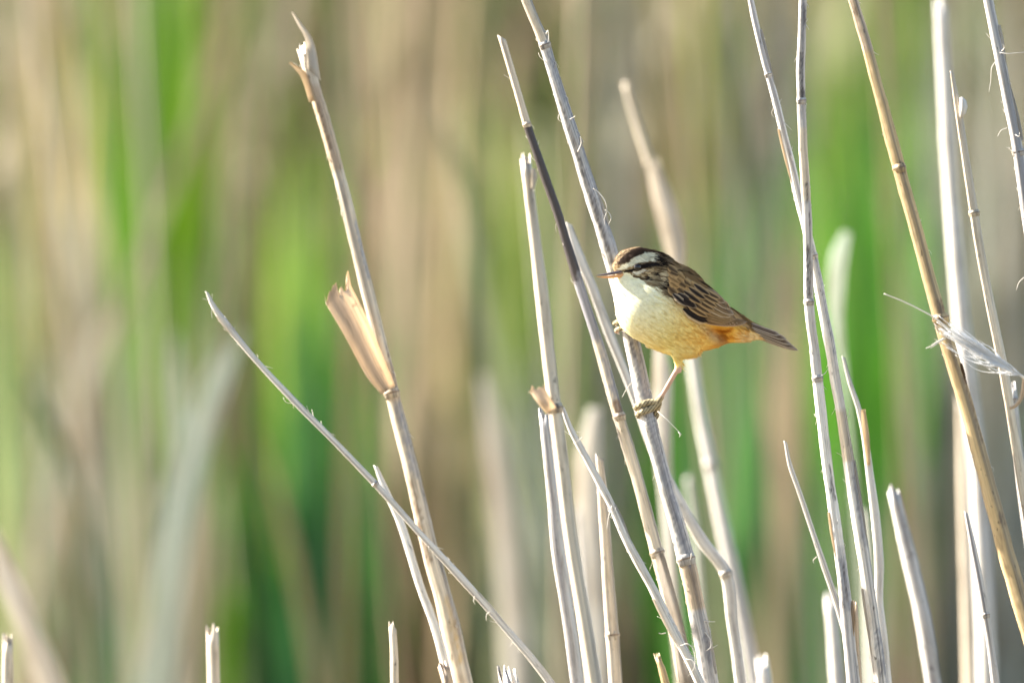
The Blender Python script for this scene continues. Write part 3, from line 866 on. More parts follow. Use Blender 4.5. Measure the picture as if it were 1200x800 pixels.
for lab, pts, d, w, c in (
        ('faint pale blade slanting across the green at the upper left', [(250, 60), (214, 180), (168, 300), (120, 430), (80, 560), (40, 760)], 3.4, 13, (0.50, 0.46, 0.34)),
        ('faint tan blade crossing low behind the long slanting stem', [(300, 500), (330, 600), (352, 700), (370, 800)], 3.0, 12, (0.46, 0.38, 0.25)),
        ('faint pale blade leaning right behind the dark reed', [(520, 120), (545, 260), (572, 400), (604, 560), (640, 760)], 3.2, 12, (0.50, 0.52, 0.40)),
        ('faint grey blade leaning left above the tail', [(905, 60), (890, 200), (868, 360), (850, 520), (838, 760)], 3.2, 13, (0.44, 0.42, 0.33)),
        ('faint pale blade crossing between forked stalk and golden reed', [(1032, 210), (1052, 330), (1066, 470), (1078, 620), (1086, 780)], 2.8, 11, (0.50, 0.47, 0.36)),
        ('faint green blade arching in the lower left corner', [(20, 430), (60, 500), (92, 590), (112, 700), (124, 800)], 2.8, 14, (0.16, 0.24, 0.12)),
        ('faint straw blade bending across the gap above the sheath', [(470, 40), (452, 140), (430, 260), (416, 380), (408, 520), (404, 700)], 3.4, 12, (0.50, 0.42, 0.28))):
    leaf(lab, pts, d, [w * .3] + [w] * (len(pts) - 1), c, group='faint crossing blades in the background', fold=0.08)

# ------------------------------------------------------------------ the bird
# Worked out in photograph pixels: X to the right, Z down the picture, Y away from the lens (0 = the bird's mid-plane).
def to_world(P):
    P = np.asarray(P, float)
    return np.stack([(P[:, 0] - 600) * PX, P[:, 1] * PX, CAM_Z + (400 - P[:, 2]) * PX], 1)


def hash3(i, j, k, seed):
    h = np.sin(i * 127.1 + j * 311.7 + k * 74.7 + seed * 53.3) * 43758.5453
    return h - np.floor(h)


def vnoise(x, y, z, seed=0):
    xi, yi, zi = np.floor(x), np.floor(y), np.floor(z)
    fx, fy, fz = x - xi, y - yi, z - zi
    fx, fy, fz = (f * f * (3 - 2 * f) for f in (fx, fy, fz))
    r = 0
    for a in (0, 1):
        for b in (0, 1):
            for c in (0, 1):
                r = r + hash3(xi + a, yi + b, zi + c, seed) * (fx if a else 1 - fx) * (fy if b else 1 - fy) * (fz if c else 1 - fz)
    return r


H = 0.8
GX0, GY0, GZ0 = 690.0, -58.0, 278.0
NX, NY, NZ = 316, 146, 276


class Field:
    """Signed distance grid built from smoothly joined ellipsoids and tapered capsules."""
    def __init__(self):
        self.F = np.full((NX, NY, NZ), 60.0, np.float32)
        self.legs = np.full((NX, NY, NZ), 60.0, np.float32)

    def _box(self, lo, hi, pad):
        i0 = [max(0, int((l - pad - o) / H)) for l, o in zip(lo, (GX0, GY0, GZ0))]
        i1 = [min(n, int((h + pad - o) / H) + 2) for h, o, n in zip(hi, (GX0, GY0, GZ0), (NX, NY, NZ))]
        sl = tuple(slice(a, b) for a, b in zip(i0, i1))
        X, Y, Z = np.meshgrid(*[(np.arange(a, b, dtype=np.float32) * H + o) for a, b, o in zip(i0, i1, (GX0, GY0, GZ0))], indexing='ij')
        return sl, X, Y, Z

    def _join(self, A, sl, d, k):
        f = A[sl]
        h = np.clip(0.5 + 0.5 * (f - d) / k, 0, 1)
        A[sl] = f * (1 - h) + d * h - k * h * (1 - h)

    def ell(self, c, ang, r, k=8.0):
        m = max(r) + 2
        sl, X, Y, Z = self._box([q - m for q in (c[0], c[2], c[1])], [q + m for q in (c[0], c[2], c[1])], 2 * k + 4)
        ca, sa = math.cos(R(ang)), math.sin(R(ang))
        u = (X - c[0]) * ca + (Z - c[1]) * sa
        v = -(X - c[0]) * sa + (Z - c[1]) * ca
        w = Y - c[2]
        k0 = np.sqrt((u / r[0]) ** 2 + (v / r[1]) ** 2 + (w / r[2]) ** 2) + 1e-6
        k1 = np.sqrt((u / r[0] ** 2) ** 2 + (v / r[1] ** 2) ** 2 + (w / r[2] ** 2) ** 2) + 1e-6
        self._join(self.F, sl, k0 * (k0 - 1) / k1, k)

    def cap(self, a, b, ra, rb, k=2.0, leg=False):
        """Tapered capsule from a to b, each (X, Z, Y)."""
        a = np.array((a[0], a[2], a[1]), np.float32)
        b = np.array((b[0], b[2], b[1]), np.float32)
        m = max(ra, rb)
        sl, X, Y, Z = self._box(np.minimum(a, b) - m, np.maximum(a, b) + m, 2 * k + 4)
        d = b - a
        t = np.clip(((X - a[0]) * d[0] + (Y - a[1]) * d[1] + (Z - a[2]) * d[2]) / float(d @ d), 0, 1)
        dist = np.sqrt((X - a[0] - t * d[0]) ** 2 + (Y - a[1] - t * d[1]) ** 2 + (Z - a[2] - t * d[2]) ** 2) - (ra + (rb - ra) * t)
        self._join(self.F, sl, dist, k)
        if leg:
            self._join(self.legs, sl, dist, 1.0)


def surface_nets(F):
    ins = F < 0
    n = [s - 1 for s in F.shape]
    cnt = np.zeros(n, np.uint8)
    for a in (0, 1):
        for b in (0, 1):
            for c in (0, 1):
                cnt += ins[a:a + n[0], b:b + n[1], c:c + n[2]]
    mix = (cnt > 0) & (cnt < 8)
    I = np.argwhere(mix)
    vid = np.full(n, -1, np.int64)
    vid[mix] = np.arange(len(I))
    acc = np.zeros((len(I), 3))
    num = np.zeros(len(I))
    corners = [(a, b, c) for a in (0, 1) for b in (0, 1) for c in (0, 1)]
    for p in corners:
        for ax in range(3):
            if p[ax]:
                continue
            q = list(p)
            q[ax] = 1
            fp = F[I[:, 0] + p[0], I[:, 1] + p[1], I[:, 2] + p[2]]
            fq = F[I[:, 0] + q[0], I[:, 1] + q[1], I[:, 2] + q[2]]
            s = (fp < 0) != (fq < 0)
            t = fp / np.where(s, fp - fq, 1)
            pt = np.array(p, float)[None] + t[:, None] * (np.array(q, float) - np.array(p, float))[None]
            acc[s] += pt[s]
            num[s] += 1
    V = I + acc / num[:, None]
    faces = []
    for ax in range(3):
        sl0 = [slice(1, -1)] * 3
        sl1 = [slice(1, -1)] * 3
        sl0[ax] = slice(0, -1)
        sl1[ax] = slice(1, None)
        ch = ins[tuple(sl0)] != ins[tuple(sl1)]
        E = np.argwhere(ch)
        first = ins[tuple(sl0)][ch]
        off = np.array([1, 1, 1])
        off[ax] = 0
        E = E + off
        b, c = [q for q in range(3) if q != ax]
        eb, ec = np.eye(3, dtype=int)[b], np.eye(3, dtype=int)[c]
        ok = np.all(E < np.array(n), axis=1)
        E, first = E[ok], first[ok]
        qs = [vid[tuple((E - u * eb - w * ec).T)] for u, w in ((1, 1), (0, 1), (0, 0), (1, 0))]
        Q = np.stack(qs, 1)
        flip = first if ax != 1 else ~first
        Q[~flip] = Q[~flip][:, ::-1]
        faces.append(Q[(Q >= 0).all(1)])
    return V, np.vstack(faces)


fld = Field()
YAW = 20.0
# trunk, breast, neck, head, rump
fld.ell((781, 366, 0), 33, (62, 45, 37), 6)
fld.ell((756, 363, 0), 60, (35, 34, 33), 8)
fld.ell((741, 340, -2), 60, (26, 22, 23), 8)
fld.ell((748, 312.5, -4), 8, (29.5, 22.5, 20.5), 5)
fld.ell((731, 312, -9), 4, (12.5, 7.5, 8), 4)
fld.ell((772, 318, -2), 40, (26, 21, 22), 7)
fld.ell((797, 341, 0), 42, (38, 28, 28), 7)
fld.ell((846, 375, 0), 30, (40, 18, 18), 8)
fld.cap((845, 388, 0), (893, 394, 0), 13, 3.5, 7)
fld.cap((866, 378, 0), (900, 391, 0), 8, 4.5, 5)
fld.ell((838, 397, 0), -24, (22, 10, 15), 7)
for s in (-1, 1):
    fld.ell((818, 352, s * 19), 39, (50, 21, 14), 6)
    fld.ell((800, 409, s * 11), 12, (19, 11, 10), 6)
# near leg: feathered thigh, slim shank, foot on the perch
AX = lambda z: 757 + (z - 478) * 0.26          # the perch, X of its middle at row z
PY_ = PERCH_D / PX
fld.cap((794, 416, -9), (795.5, 430, -7), 7, 3.6, 4)
fld.cap((794.5, 431, -7), (775, 465, 15), 3.1, 2.5, 2, True)
fld.cap((794.8, 430, -7), (795.5, 434, -6), 3.6, 3.2, 2, True)
foot_toes = []


def toe(pts, r0, r1, k=1.2):
    for a, b, i in zip(pts[:-1], pts[1:], range(len(pts))):
        ra = r0 + (r1 - r0) * i / (len(pts) - 1)
        rb = r0 + (r1 - r0) * (i + 1) / (len(pts) - 1)
        fld.cap(a, b, ra, rb, k, True)
        fld.cap(b, (b[0] + .01, b[1], b[2]), rb + 0.35, rb + 0.35, k, True)
    foot_toes.append(pts)


def round_perch(z0, rise, a0, a1, rad=11.0, n=6):
    """Points curling round the upright perch from angle a0 to a1 (0 = right, 90 = towards the lens)."""
    o = []
    for i in range(n):
        t = i / (n - 1)
        a = R(a0 + (a1 - a0) * t)
        z = z0 + rise * t
        o.append((AX(z) + math.cos(a) * rad, z, PY_ - math.sin(a) * rad))
    return o


fld.cap((775, 465, 15), (771, 471, 20), 3.4, 4.0, 2, True)
toe([(771, 470, 19)] + round_perch(471, 8, 62, 205, 11.4), 3.6, 2.8)
toe([(772, 473, 20)] + round_perch(478.5, 9, 52, 200, 11.4), 3.6, 2.8)
toe([(773, 472, 23)] + round_perch(475, 3, 5, -80), 2.8, 2.1)
toe([(773, 474, 22)] + round_perch(484, 9, 10, -75), 2.8, 2.1)
# far leg: mostly hidden by the breast, toes round the perch at its left edge
fld.cap((772, 402, 14), (760, 404, 24), 7, 4, 4)
fld.cap((760, 404, 24), (749, 386, 24), 3.0, 2.6, 2, True)
toe([(749, 385, 24)] + round_perch(376, 3, 80, 190), 2.8, 2.1)
toe([(749, 386, 24)] + round_perch(383, 5, 75, 195), 2.8, 2.1)
toe([(749, 387, 26)] + round_perch(385, 3, 20, -70), 2.6, 2.0)

Vg, Fg = surface_nets(fld.F)
BV = Vg * H + np.array([GX0, GY0, GZ0])        # columns X, Y, Z(down)
ii = np.clip(np.round(Vg).astype(int), 0, np.array([NX, NY, NZ]) - 1)
is_leg = fld.legs[ii[:, 0], ii[:, 1], ii[:, 2]] < 1.0
gx, gy, gz = (np.gradient(fld.F[::1], axis=a) for a in range(3))
BN = np.stack([q[ii[:, 0], ii[:, 1], ii[:, 2]] for q in (gx, gy, gz)], 1)
BN /= np.linalg.norm(BN, axis=1)[:, None] + 1e-9
del gx, gy, gz
# depth of the near side for every picture column, filled outwards past the outline
near_i = (fld.F < 0)
hit = near_i.any(1)
near_map = np.where(hit, GY0 + near_i.argmax(1) * H, np.nan).astype(np.float32)
wall = near_map.copy()
for _ in range(90):
    nanm = np.isnan(wall)
    if not nanm.any():
        break
    st = np.stack([np.roll(wall, s, a) for a in (0, 1) for s in (-1, 1)])
    with np.errstate(all='ignore'):
        import warnings
        warnings.simplefilter('ignore')
        m = np.nanmean(st, 0)
    wall = np.where(nanm, m, wall)
wall = np.nan_to_num(wall, nan=0.0)
for _ in range(14):
    wall = (wall * 2 + np.roll(wall, 1, 0) + np.roll(wall, -1, 0) + np.roll(wall, 1, 1) + np.roll(wall, -1, 1)) / 6


def near_y(x, z):
    fx = np.clip((np.asarray(x) - GX0) / H, 0, NX - 1.01)
    fz = np.clip((np.asarray(z) - GZ0) / H, 0, NZ - 1.01)
    i, k = fx.astype(int), fz.astype(int)
    a, b = fx - i, fz - k
    return wall[i, k] * (1 - a) * (1 - b) + wall[i + 1, k] * a * (1 - b) + wall[i, k + 1] * (1 - a) * b + wall[i + 1, k + 1] * a * b


def poly(x, z, pts):
    c = np.zeros(x.shape, bool)
    n = len(pts)
    for i in range(n):
        x0, z0 = pts[i]
        x1, z1 = pts[(i + 1) % n]
        c ^= ((z0 > z) != (z1 > z)) & (x < (x1 - x0) * (z - z0) / (z1 - z0 + 1e-9) + x0)
    return c


CROWN = [(724, 311), (727, 303), (733, 297.5), (740, 292.5), (748, 288.5), (757, 286), (767, 288), (775, 295), (774, 301), (767, 297), (758, 294.2), (748, 298.6), (740, 303.8), (732, 308)]
BROW = [(722, 316), (729, 310.5), (738, 306), (747, 300), (757, 295), (765, 295), (770, 299.5), (772, 303), (766, 305.8), (757, 306.8), (748, 308), (740, 312), (732, 316)]
EYELINE = [(728, 317.6), (736, 316.0), (742, 313.2), (747, 310.0), (754, 309.2), (765, 307.4), (775, 307.2), (777, 310), (766, 312.0), (755, 314.8), (748, 317.2), (740, 318.8), (730, 319)]
UNDEREYE = [(738, 319.2), (744, 318.9), (748, 318.2), (755, 315.6), (757, 317.5), (750, 321.2), (741, 321.6)]
MOUST = [(738, 321.6), (746, 322.8), (753, 325), (759, 323.5), (759.5, 328), (752, 328), (744, 325)]
CHEEK = [(742, 322), (757, 316.5), (776, 312), (784, 322), (778, 336), (766, 333), (754, 328)]
PALE = [(690, 322), (730, 320), (741, 322.5), (752, 329), (764, 337), (776, 344), (788, 352), (797, 357), (806, 365), (816, 371), (832, 372), (850, 373), (866, 377), (880, 387), (905, 392), (905, 440), (690, 440)]

fwd = np.array([-math.cos(R(YAW)), -math.sin(R(YAW)), 0])
lat = np.array([math.sin(R(YAW)), -math.cos(R(YAW)), 0])
HC = np.array([748, -4, 312.5])


def lerp(a, b, t):
    return a * (1 - t[:, None]) + np.array(b) * t[:, None]


def plumage(P):
    """Feather colour at body points P (X, Y, Z); both sides of the bird alike."""
    X, Y, Z = P[:, 0], P[:, 1], P[:, 2]
    d = P - HC
    b = d @ lat
    a = d @ fwd
    Q = HC + a[:, None] * fwd + np.abs(b)[:, None] * lat
    hx = np.where(X < 782, Q[:, 0], X)
    n1 = vnoise(X * .45, Y * .45, Z * .45, 3) - .5
    n2 = vnoise(X * .45 + 9, Y * .45, Z * .45, 4) - .5
    x = hx + n1 * 2.4
    z = Z + n2 * 2.4
    u = X * .82 + Z * .57
    w = -X * .57 + Z * .82
    streak = vnoise(u * .10, Y * .33, w * .38, 7)
    fine = vnoise(u * .35, Y * .9, w * .9, 8)
    c = lerp(np.tile(np.array((0.40, 0.26, 0.12)), (len(P), 1)), (0.10, 0.062, 0.032), np.clip((streak - .5) * 6, 0, 1))
    nape = np.clip((790 - X) / 12, 0, 1)
    c = lerp(c, (0.33, 0.24, 0.13), nape * 0.65)
    # head
    head = X < 784
    top = head & (z < 312)
    c = np.where((top)[:, None], lerp(np.tile(np.array((0.38, 0.28, 0.165)), (len(P), 1)), (0.09, 0.058, 0.034), np.clip((vnoise(X * .16, Y * .8, Z * .9, 41) - .42) * 5, 0, 1)), c)
    ch = head & poly(x, z, CHEEK)
    c = np.where(ch[:, None], lerp(np.tile(np.array((0.46, 0.36, 0.21)), (len(P), 1)), (0.16, 0.105, 0.055), np.clip((vnoise(X * .28, Y * .3, Z * .5, 12) - .45) * 5, 0, 1)), c)
    # underparts
    pale = poly(x * 1.0 + n1 * 3, z + n2 * 3, PALE)
    und = np.tile(np.array((0.82, 0.76, 0.50)), (len(P), 1))
    t = np.clip((X * .62 + Z * .78 - 742) / 55, 0, 1)
    und = lerp(und, (0.82, 0.67, 0.26), t)
    t = np.clip((X * .95 - Z * .25 - 645) / 60, 0, 1)
    und = lerp(und, (0.82, 0.46, 0.075), t)
    t = np.exp(-(((X - 843) / 13) ** 2 + ((Z - 391) / 11) ** 2))
    und = lerp(und, (0.56, 0.22, 0.02), np.clip(t * 1.1, 0, 1))
    t = np.clip((X - 858) / 14, 0, 1) * np.clip((Z - 384) / 10, 0, 1)
    und = lerp(und, (0.80, 0.60, 0.30), t)
    side = np.clip(1 - np.abs((Z - 330) - (X - 768) * 0.95) / 12, 0, 1) * (X > 752)
    und = lerp(und, (0.50, 0.40, 0.24), side * 0.55)
    und *= (0.93 + 0.13 * vnoise(u * .22, Y * .5, w * .6, 9))[:, None]
    c = np.where((pale | (poly(X + 9 * (vnoise(u * .2, Y * .3, w * .5, 31) - .5), Z + 14 * (vnoise(u * .18, Y * .4, w * .55, 33) - .5), PALE) & (X < 800)))[:, None], und, c)
    for pts, cc in ((CROWN, (0.035, 0.022, 0.015)), (BROW, (0.58, 0.53, 0.37)), (MOUST, (0.10, 0.065, 0.035)), (UNDEREYE, (0.66, 0.62, 0.50)), (EYELINE, (0.022, 0.017, 0.015))):
        k = head & poly(x, z, pts)
        c = np.where(k[:, None], np.array(cc) * (0.8 + 0.5 * fine[:, None]), c)
    for (sx, sz, sr) in ((768, 320.5, 2.8), (758.5, 326, 2.2), (784, 332, 4.5), (776, 336, 2.5), (771, 303, 3.2)):
        k = ((hx - sx) / 1.4) ** 2 + (Z - sz) ** 2 < (sr + n1) ** 2
        c = np.where(k[:, None], np.array((0.035, 0.026, 0.02)), c)
    rump = np.clip((X - 852) / 12, 0, 1) * np.clip((386 - Z) / 5, 0, 1)
    c = lerp(c, (0.34, 0.21, 0.09), rump * 0.8)
    return np.clip(c * (0.9 + 0.2 * fine[:, None]), 0.01, 0.86)


body_col = plumage(BV)
lc = np.tile(np.array((0.62, 0.40, 0.30)), (len(BV), 1))
ftz = np.clip((BV[:, 2] - 462) / 6, 0, 1) + np.clip((390 - BV[:, 2]) / 3, 0, 1) * (BV[:, 0] < 752)
band = np.sin(BV[:, 0] * 1.6 + BV[:, 2] * 1.1 + 3 * vnoise(BV[:, 0] * .3, BV[:, 1] * .3, BV[:, 2] * .3, 5))
lc = lerp(lc, (0.40, 0.33, 0.20), np.clip(ftz, 0, 1))
lc = np.where(((band > 0.62) & (ftz > .5))[:, None], lc * 0.28, lc)
body_col = np.where(is_leg[:, None], lc, body_col)

M_BIRD, nt, p, out = new_mat('plumage')
ca = nd(nt, 'ShaderNodeAttribute', attribute_name='Col').outputs['Color']
oc = nd(nt, 'ShaderNodeTexCoord').outputs['Object']
fn = noise_of(nt, oc, (1, 1, 1), 2600, 3, 0.6)
nt.links.new(mul(nt, ca, ramp(nt, fn, [(0.25, 0.80), (0.7, 1.1)])), p.inputs['Base Color'])
p.inputs['Roughness'].default_value = 0.85
p.inputs['Specular IOR Level'].default_value = 0.06
M_BARB = plain_attr_material('feather_barb', 0.8, 0.5, 0.05)
M_VANE = plain_attr_material('feather_vane', 0.7, 0.15, 0.12)

ROOT = to_world([[770, PY_, 478]])[0]
bird = thing('songbird', 'small streaked brown songbird with pale eyebrow stripe perched across the reed', 'bird', tuple(ROOT))
big_mesh('body', to_world(BV), Fg, M_BIRD, body_col, parent=bird)

# soft contour feathers laid over the body, too small to pick apart
WING = [(784, 326), (800, 322), (822, 336), (845, 352), (868, 371), (874, 380), (850, 384), (826, 381), (808, 374), (796, 360), (786, 345)]
g = np.random.default_rng(4)
cand = np.where(~is_leg & (BV[:, 0] < 896) & ~poly(BV[:, 0], BV[:, 2], WING) & ~((BV[:, 1] > 10) & (g.random(len(BV)) < .6)) & ~((body_col[:, 0] > .55) & (g.random(len(BV)) < .80)))[0]
pick = g.choice(cand, 13000)
rt, nn = BV[pick] + g.uniform(-.4, .4, (len(pick), 3)), BN[pick]
d1 = rt - np.array([706, -14, 319])
d1 /= np.linalg.norm(d1, axis=1)[:, None]
d2 = np.array([0.86, 0.0, 0.50])
wgt = np.clip((rt[:, 0] - 745) / 60, 0, 1)[:, None]
fl = d1 * (1 - wgt) + d2 * wgt + g.normal(0, 0.10, rt.shape)
fl -= nn * (fl * nn).sum(1)[:, None]
fl /= np.linalg.norm(fl, axis=1)[:, None] + 1e-9
sd = np.cross(nn, fl)
hd = np.clip((rt[:, 0] - 735) / 45, 0, 1)
ln = (3.6 + 4.4 * hd) * g.uniform(.7, 1.4, len(rt))
wd = (0.22 + 0.16 * hd) * g.uniform(.7, 1.3, len(rt))
lift = g.uniform(0.02, 0.34, len(rt)) * (0.6 + .5 * hd)
lift = np.where(g.random(len(rt)) < .08, lift + g.uniform(.3, 1.3, len(rt)), lift)
p0 = rt - nn * 0.3
pm = rt + fl * ln[:, None] * .55 + nn * (lift * .7)[:, None]
p3 = rt + fl * ln[:, None] + nn * lift[:, None]
PV = np.stack([p0, pm + sd * wd[:, None], p3, pm - sd * wd[:, None]], 1).reshape(-1, 3)
PF = np.arange(len(PV)).reshape(-1, 4)
pc = plumage(rt)
pc = pc * np.where(pc[:, :1] > .45, g.uniform(.98, 1.12, (len(rt), 1)), g.uniform(.85, 1.15, (len(rt), 1)))
PCOL = np.repeat(pc[:, None], 4, 1)
PCOL = np.minimum(PCOL, .9)
wn_ = np.repeat((nn * np.array([1, 1, -1]))[:, None], 4, 1).reshape(-1, 3)
o = big_mesh('contour_feathers', to_world(PV), PF, M_BARB, PCOL.reshape(-1, 3), parent=bird, normals=wn_)
o['kind'] = 'stuff'

# wing and tail feathers, one by one
COLS = np.array([-1, -.86, -.62, -.3, -.07, .07, .3, .62, .86, 1])


def feather(name, b, t, w, center, edge, layer, bend=0.0, edge_at=0.74, point=0.5, sides=(1, -1), ysurf=None, tilt=0.0, edge2=None, soft=0.16):
    """A vaned feather from b to t (photograph px), w px wide, lying `layer` px proud of the wing surface."""
    nr = 15
    s = np.linspace(0, 1, nr)
    b, t = np.array(b, float), np.array(t, float)
    ax = t - b
    L = np.hypot(*ax)
    ax /= L
    pr = np.array([-ax[1], ax[0]])
    prof = np.minimum(1, 0.35 + s * 2.2) * np.clip((1 - s) / (1 - point) * 1.15, 0, 1) ** 0.55
    prof[-1] = 0.06
    mid = b[None] + ax[None] * (s * L)[:, None] + pr[None] * (np.sin(s * np.pi) * bend)[:, None]
    pts = mid[:, None] + pr[None, None] * (prof[:, None] * COLS[None] * w / 2)[..., None]
    x, z = pts[..., 0], pts[..., 1]
    if ysurf is None:
        y = near_y(x, z)
    else:
        y = np.interp(s, [0, 1], ysurf)[:, None] + 0 * x
    y = y - layer * (0.35 + 0.65 * np.minimum(1, s * 2.5))[:, None] - (1 - COLS[None] ** 2) * 0.55 + COLS[None] * tilt
    ce, ed = np.array(center), np.array(edge)
    e2 = ed if edge2 is None else np.array(edge2)
    q = np.clip((np.abs(COLS)[None] + 0 * s[:, None] - edge_at) / soft, 0, 1)
    q = np.maximum(q, np.clip((s - 0.90) / 0.06, 0, 1)[:, None] * 0.8)
    eC = np.where((COLS < 0)[None, :, None], e2, ed)
    K = ce * (1 - q[..., None]) + eC * q[..., None]
    sh = (np.abs(COLS) < .1)[None, :, None]
    K = np.where(sh, K * 0.6, K)
    K = K * (0.88 + 0.24 * rng.random((nr, len(COLS), 1)))
    n = nr * len(COLS)
    F = []
    nc = len(COLS)
    for i in range(nr - 1):
        for j in range(nc - 1):
            a = i * nc + j
            F.append((a, a + nc, a + nc + 1, a + 1))
    for sg in sides:
        P = np.stack([x, y * sg, z], -1).reshape(-1, 3)
        mesh_obj(name, to_world(P), F, M_VANE, K.reshape(-1, 3), parent=bird)


DK, MD, BUFF = (0.030, 0.021, 0.016), (0.22, 0.135, 0.065), (0.42, 0.27, 0.125)
OLV = (0.30, 0.19, 0.085)
# tail: narrow folded fan
for i, (bx, bz, tx, tz, w, y0, y1) in enumerate([
        (866, 384, 914, 403.5, 6, 3, 9), (866, 383, 922, 406.5, 6, 2, 6), (866, 382, 929, 409, 6, 1, 3), (866, 381, 935.5, 410.6, 6.5, -1, -1),
        (867, 379.5, 933, 408.5, 6.5, -2, -3.5), (867, 378, 927.5, 403.5, 6.5, -3, -6), (868, 377, 921.5, 397.5, 6.5, -3, -8), (869, 376, 914, 392.5, 6, -3, -9)]):
    feather('tail_feather', (bx, bz), (tx, tz), w, (0.17, 0.115, 0.078), (0.50, 0.40, 0.28), 0.3 * i, 0.6, point=0.86, sides=(1,), ysurf=(y0, y1), tilt=-1.2, edge_at=0.60, soft=.25)
# flight feathers
for i, (b, t) in enumerate([((818, 375), (862, 380.5)), ((820, 374), (867, 380.4)), ((822, 373), (871, 379.8)), ((824, 372), (874, 378.6)), ((826, 371), (876, 377))]):
    feather('primary_feather', b, t, 5.5, MD, (0.50, 0.37, 0.26), 0.8 + .25 * i, 1.2, point=.8, edge2=(0.12, 0.08, 0.05))
for i, (b, t) in enumerate([((812, 367), (852, 378.5)), ((815, 365), (856, 377)), ((818, 362), (860, 375.5)), ((820, 359), (863, 374))]):
    feather('secondary_feather', b, t, 6, OLV, (0.33, 0.23, 0.13), 2.0 + .3 * i, 1.0, point=.8, edge2=(0.06, 0.04, 0.03))
feather('alula_feather', (800, 362), (829, 378), 9.5, DK, (0.60, 0.42, 0.22), 3.2, 2.0, point=.75, edge_at=.42, edge2=DK, soft=.12)
feather('primary_covert', (804, 359), (830, 374), 7, DK, BUFF, 3.0, 1.5, point=.7)
for i, (b, t, w) in enumerate([((820, 353), (856, 371.5), 10), ((824, 347), (860, 368.5), 10), ((828, 341), (856, 362), 9.5), ((829, 338), (849, 355), 8)]):
    feather('tertial_feather', b, t, w, MD if i else OLV, (0.50, 0.38, 0.24), 3.6 + .5 * i, 0.8, point=.7, edge_at=.70, edge2=(0.36, 0.27, 0.17))
for i, (b, t) in enumerate([((804, 356), (829, 371.5)), ((808, 352), (833, 368)), ((812, 348.5), (837, 364)), ((816, 345), (840, 360)), ((819, 341.5), (843, 355.5)), ((822, 338), (844, 350.5))]):
    feather('greater_covert', b, t, 7.0, (0.11, 0.068, 0.034), (0.48, 0.31, 0.14), 5.0 + .35 * i, 0.6, point=.6, edge_at=.36, soft=.35)
for i, (b, t, w) in enumerate([((788, 344), (806, 359), 8), ((794, 344), (816, 361), 11), ((801, 341), (822, 356), 9), ((807, 337), (827, 351), 8.5), ((813, 333), (832, 346), 8)]):
    feather('median_covert', b, t, w, DK, (0.42, 0.31, 0.19) if i < 2 else BUFF, 6.6 + .3 * i, 0.5, point=.5, edge_at=.45 if i != 1 else .80, soft=.3 if i != 1 else .12)
k = 0
for r_ in range(5):
    for c_ in range(6):
        bx = 781 + c_ * 8.4 + r_ * 1.0 + rng.normal(0, 1.0)
        bz = 311 + c_ * 6.6 + r_ * 6.2 - (c_ > 3) * r_ * 1.2 + rng.normal(0, 1.0)
        if bz > 343 - max(0, (bx - 806)) * 0.15 or bx + 12 > 845:
            continue
        k += 1
        dk = rng.random() < .45
        feather('scapular_feather', (bx, bz), (bx + 13 + rng.normal(0, 1.5), bz + 9.5 + rng.normal(0, 1.3)), 7.5 + 3 * rng.random(), (0.13, 0.078, 0.036) if dk else (0.32, 0.19, 0.075), (0.44, 0.27, 0.11), 2.0 + .25 * c_ + 0.12 * r_, 0.4, point=.45, edge_at=.22 + .2 * rng.random(), soft=.5)

# eye
e0 = np.array([747.0, 0, 313.4])
ey = float(near_map[int((e0[0] - GX0) / H), int((e0[2] - GZ0) / H)])
M_EYE, nt, p, out = new_mat('eye_gloss')
p.inputs['Base Color'].default_value = (0.012, 0.007, 0.004, 1)
p.inputs['Roughness'].default_value = 0.06
p.inputs['Specular IOR Level'].default_value = 0.6
M_HORN = plain_attr_material('bill_horn', 0.32, 0.12, 0.5)


def ball(name, c, r, mat, colr, parent, squash=(1, 1, 1), n=18):
    V, F = [], []
    for i in range(n + 1):
        for j in range(2 * n):
            a, b = math.pi * i / n, math.pi * j / n
            V.append((c[0] + r * squash[0] * math.sin(a) * math.cos(b), c[1] + r * squash[1] * math.cos(a), c[2] + r * squash[2] * math.sin(a) * math.sin(b)))
    for i in range(n):
        for j in range(2 * n):
            F.append((i * 2 * n + j, i * 2 * n + (j + 1) % (2 * n), (i + 1) * 2 * n + (j + 1) % (2 * n), (i + 1) * 2 * n + j))
    return mesh_obj(name, to_world(V), F, mat, np.tile(np.array(colr), (len(V), 1)), parent=parent)


ball('eye', (e0[0], ey + 2.1, e0[2]), 4.7, M_EYE, (0.01, 0.01, 0.01), bird, (1.1, 1, .98))
dd = np.array([e0[0], ey + 2.6, e0[2]]) - HC
far = HC + fwd * (dd @ fwd) - lat * (dd @ lat) + np.array([0, 0, dd[2]])
ball('eye', far, 4.3, M_EYE, (0.01, 0.01, 0.01), bird)


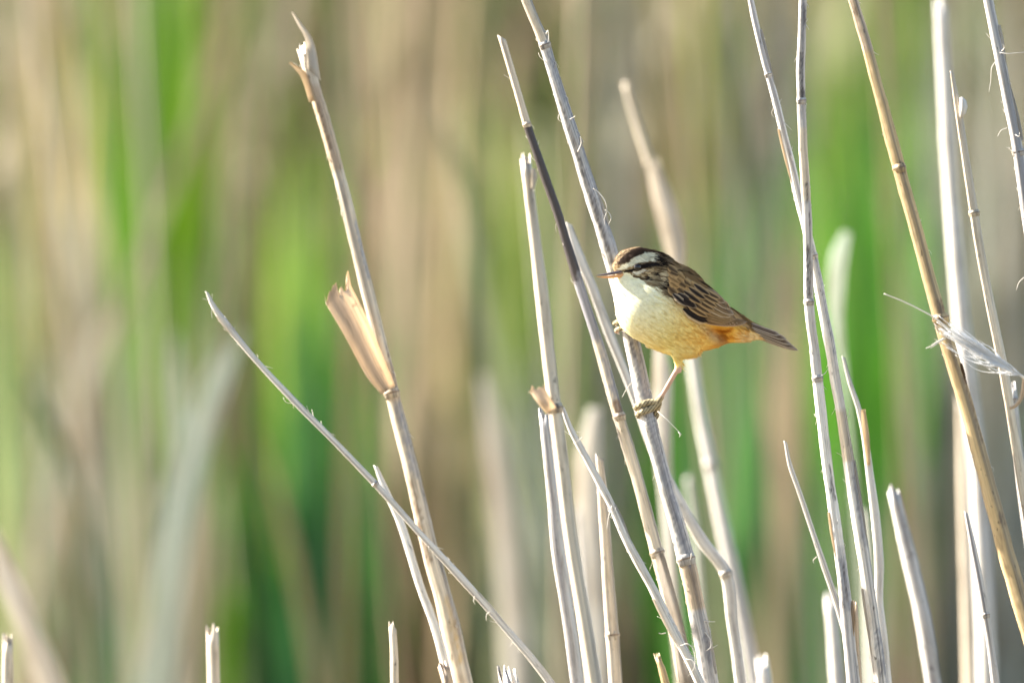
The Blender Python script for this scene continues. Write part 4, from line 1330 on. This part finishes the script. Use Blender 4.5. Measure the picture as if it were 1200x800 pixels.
# bill: two tapering halves that turn with the head
def mandible(name, upper):
    V, F, K = [], [], []
    n, m = 22, 12
    b0 = np.array([736.0, -12.0, 318.8])
    tip = np.array([698.3, -12.0 - 38 * math.tan(R(YAW)) * 0.75, 323.3 if upper else 323.9])
    for i in range(n + 1):
        s = i / n
        c = b0 * (1 - s) + tip * s
        c[2] += (1.1 * math.sin(s * math.pi)) if upper else (1.3 * math.sin(s * math.pi))
        sh = (1 - s) ** 0.75
        hw = 5.6 * sh + 0.3
        hh = ((5.4 * sh) if upper else (5.6 * sh)) * (1.0 if s > .25 else 0.75 + s) + 0.3
        for j in range(m + 1):
            a = math.pi * j / m
            zz = -math.sin(a) * hh if upper else math.sin(a) * hh * 0.95
            pnt = c + lat * (-math.cos(a) * hw) + np.array([0, 0, zz + (-0.12 if upper else 0.12)])
            V.append(pnt)
            if upper:
                k_ = np.array((0.075, 0.06, 0.06)) * (0.8 + .4 * rng.random())
                lo = np.clip(1 - math.sin(a) * 2.6, 0, 1)
                k_ = k_ * (1 - lo) + np.array((0.66, 0.34, 0.16)) * lo
            else:
                k_ = np.array((0.82, 0.42, 0.18)) * (1 - s * .05)
                if s > .86:
                    k_ = k_ * .6 + np.array((0.3, 0.2, 0.12)) * .4
            K.append(k_)
    for i in range(n):
        for j in range(m):
            a = i * (m + 1) + j
            F.append((a, a + 1, a + m + 2, a + m + 1))
        a = i * (m + 1)
        F.append((a + m, a, a + m + 1, a + 2 * m + 1))
    F.append(tuple(range(m + 1)))
    mesh_obj(name, to_world(V), F, M_HORN, K, parent=bird)


mandible('upper_mandible', True)
mandible('lower_mandible', False)

# claws
for pts in foot_toes:
    a, b = np.array(pts[-2], float), np.array(pts[-1], float)
    d = (b - a) / np.linalg.norm(b - a)
    cx = np.array([AX(b[1]), b[1], PY_])
    inn = cx - b
    inn /= np.linalg.norm(inn)
    cl = [b, b + d * 3.2 - inn * 0.6, b + d * 6.0 + inn * 0.6 + np.array([0, 1, 0]), b + d * 8.0 + inn * 2.8 + np.array([0, 2, 0])]
    Q = to_world([[q[0], q[2], q[1]] for q in cl])
    C = catmull(Q, 5)
    v, f, gg, rr = tube(C, np.linspace(1.9, 0.3, len(C)) * PX, 8, 'cap', 3, 0)
    mesh_obj('claw', v, f, M_HORN, np.tile(np.array((0.62, 0.52, 0.44)), (len(v), 1)), parent=bird)
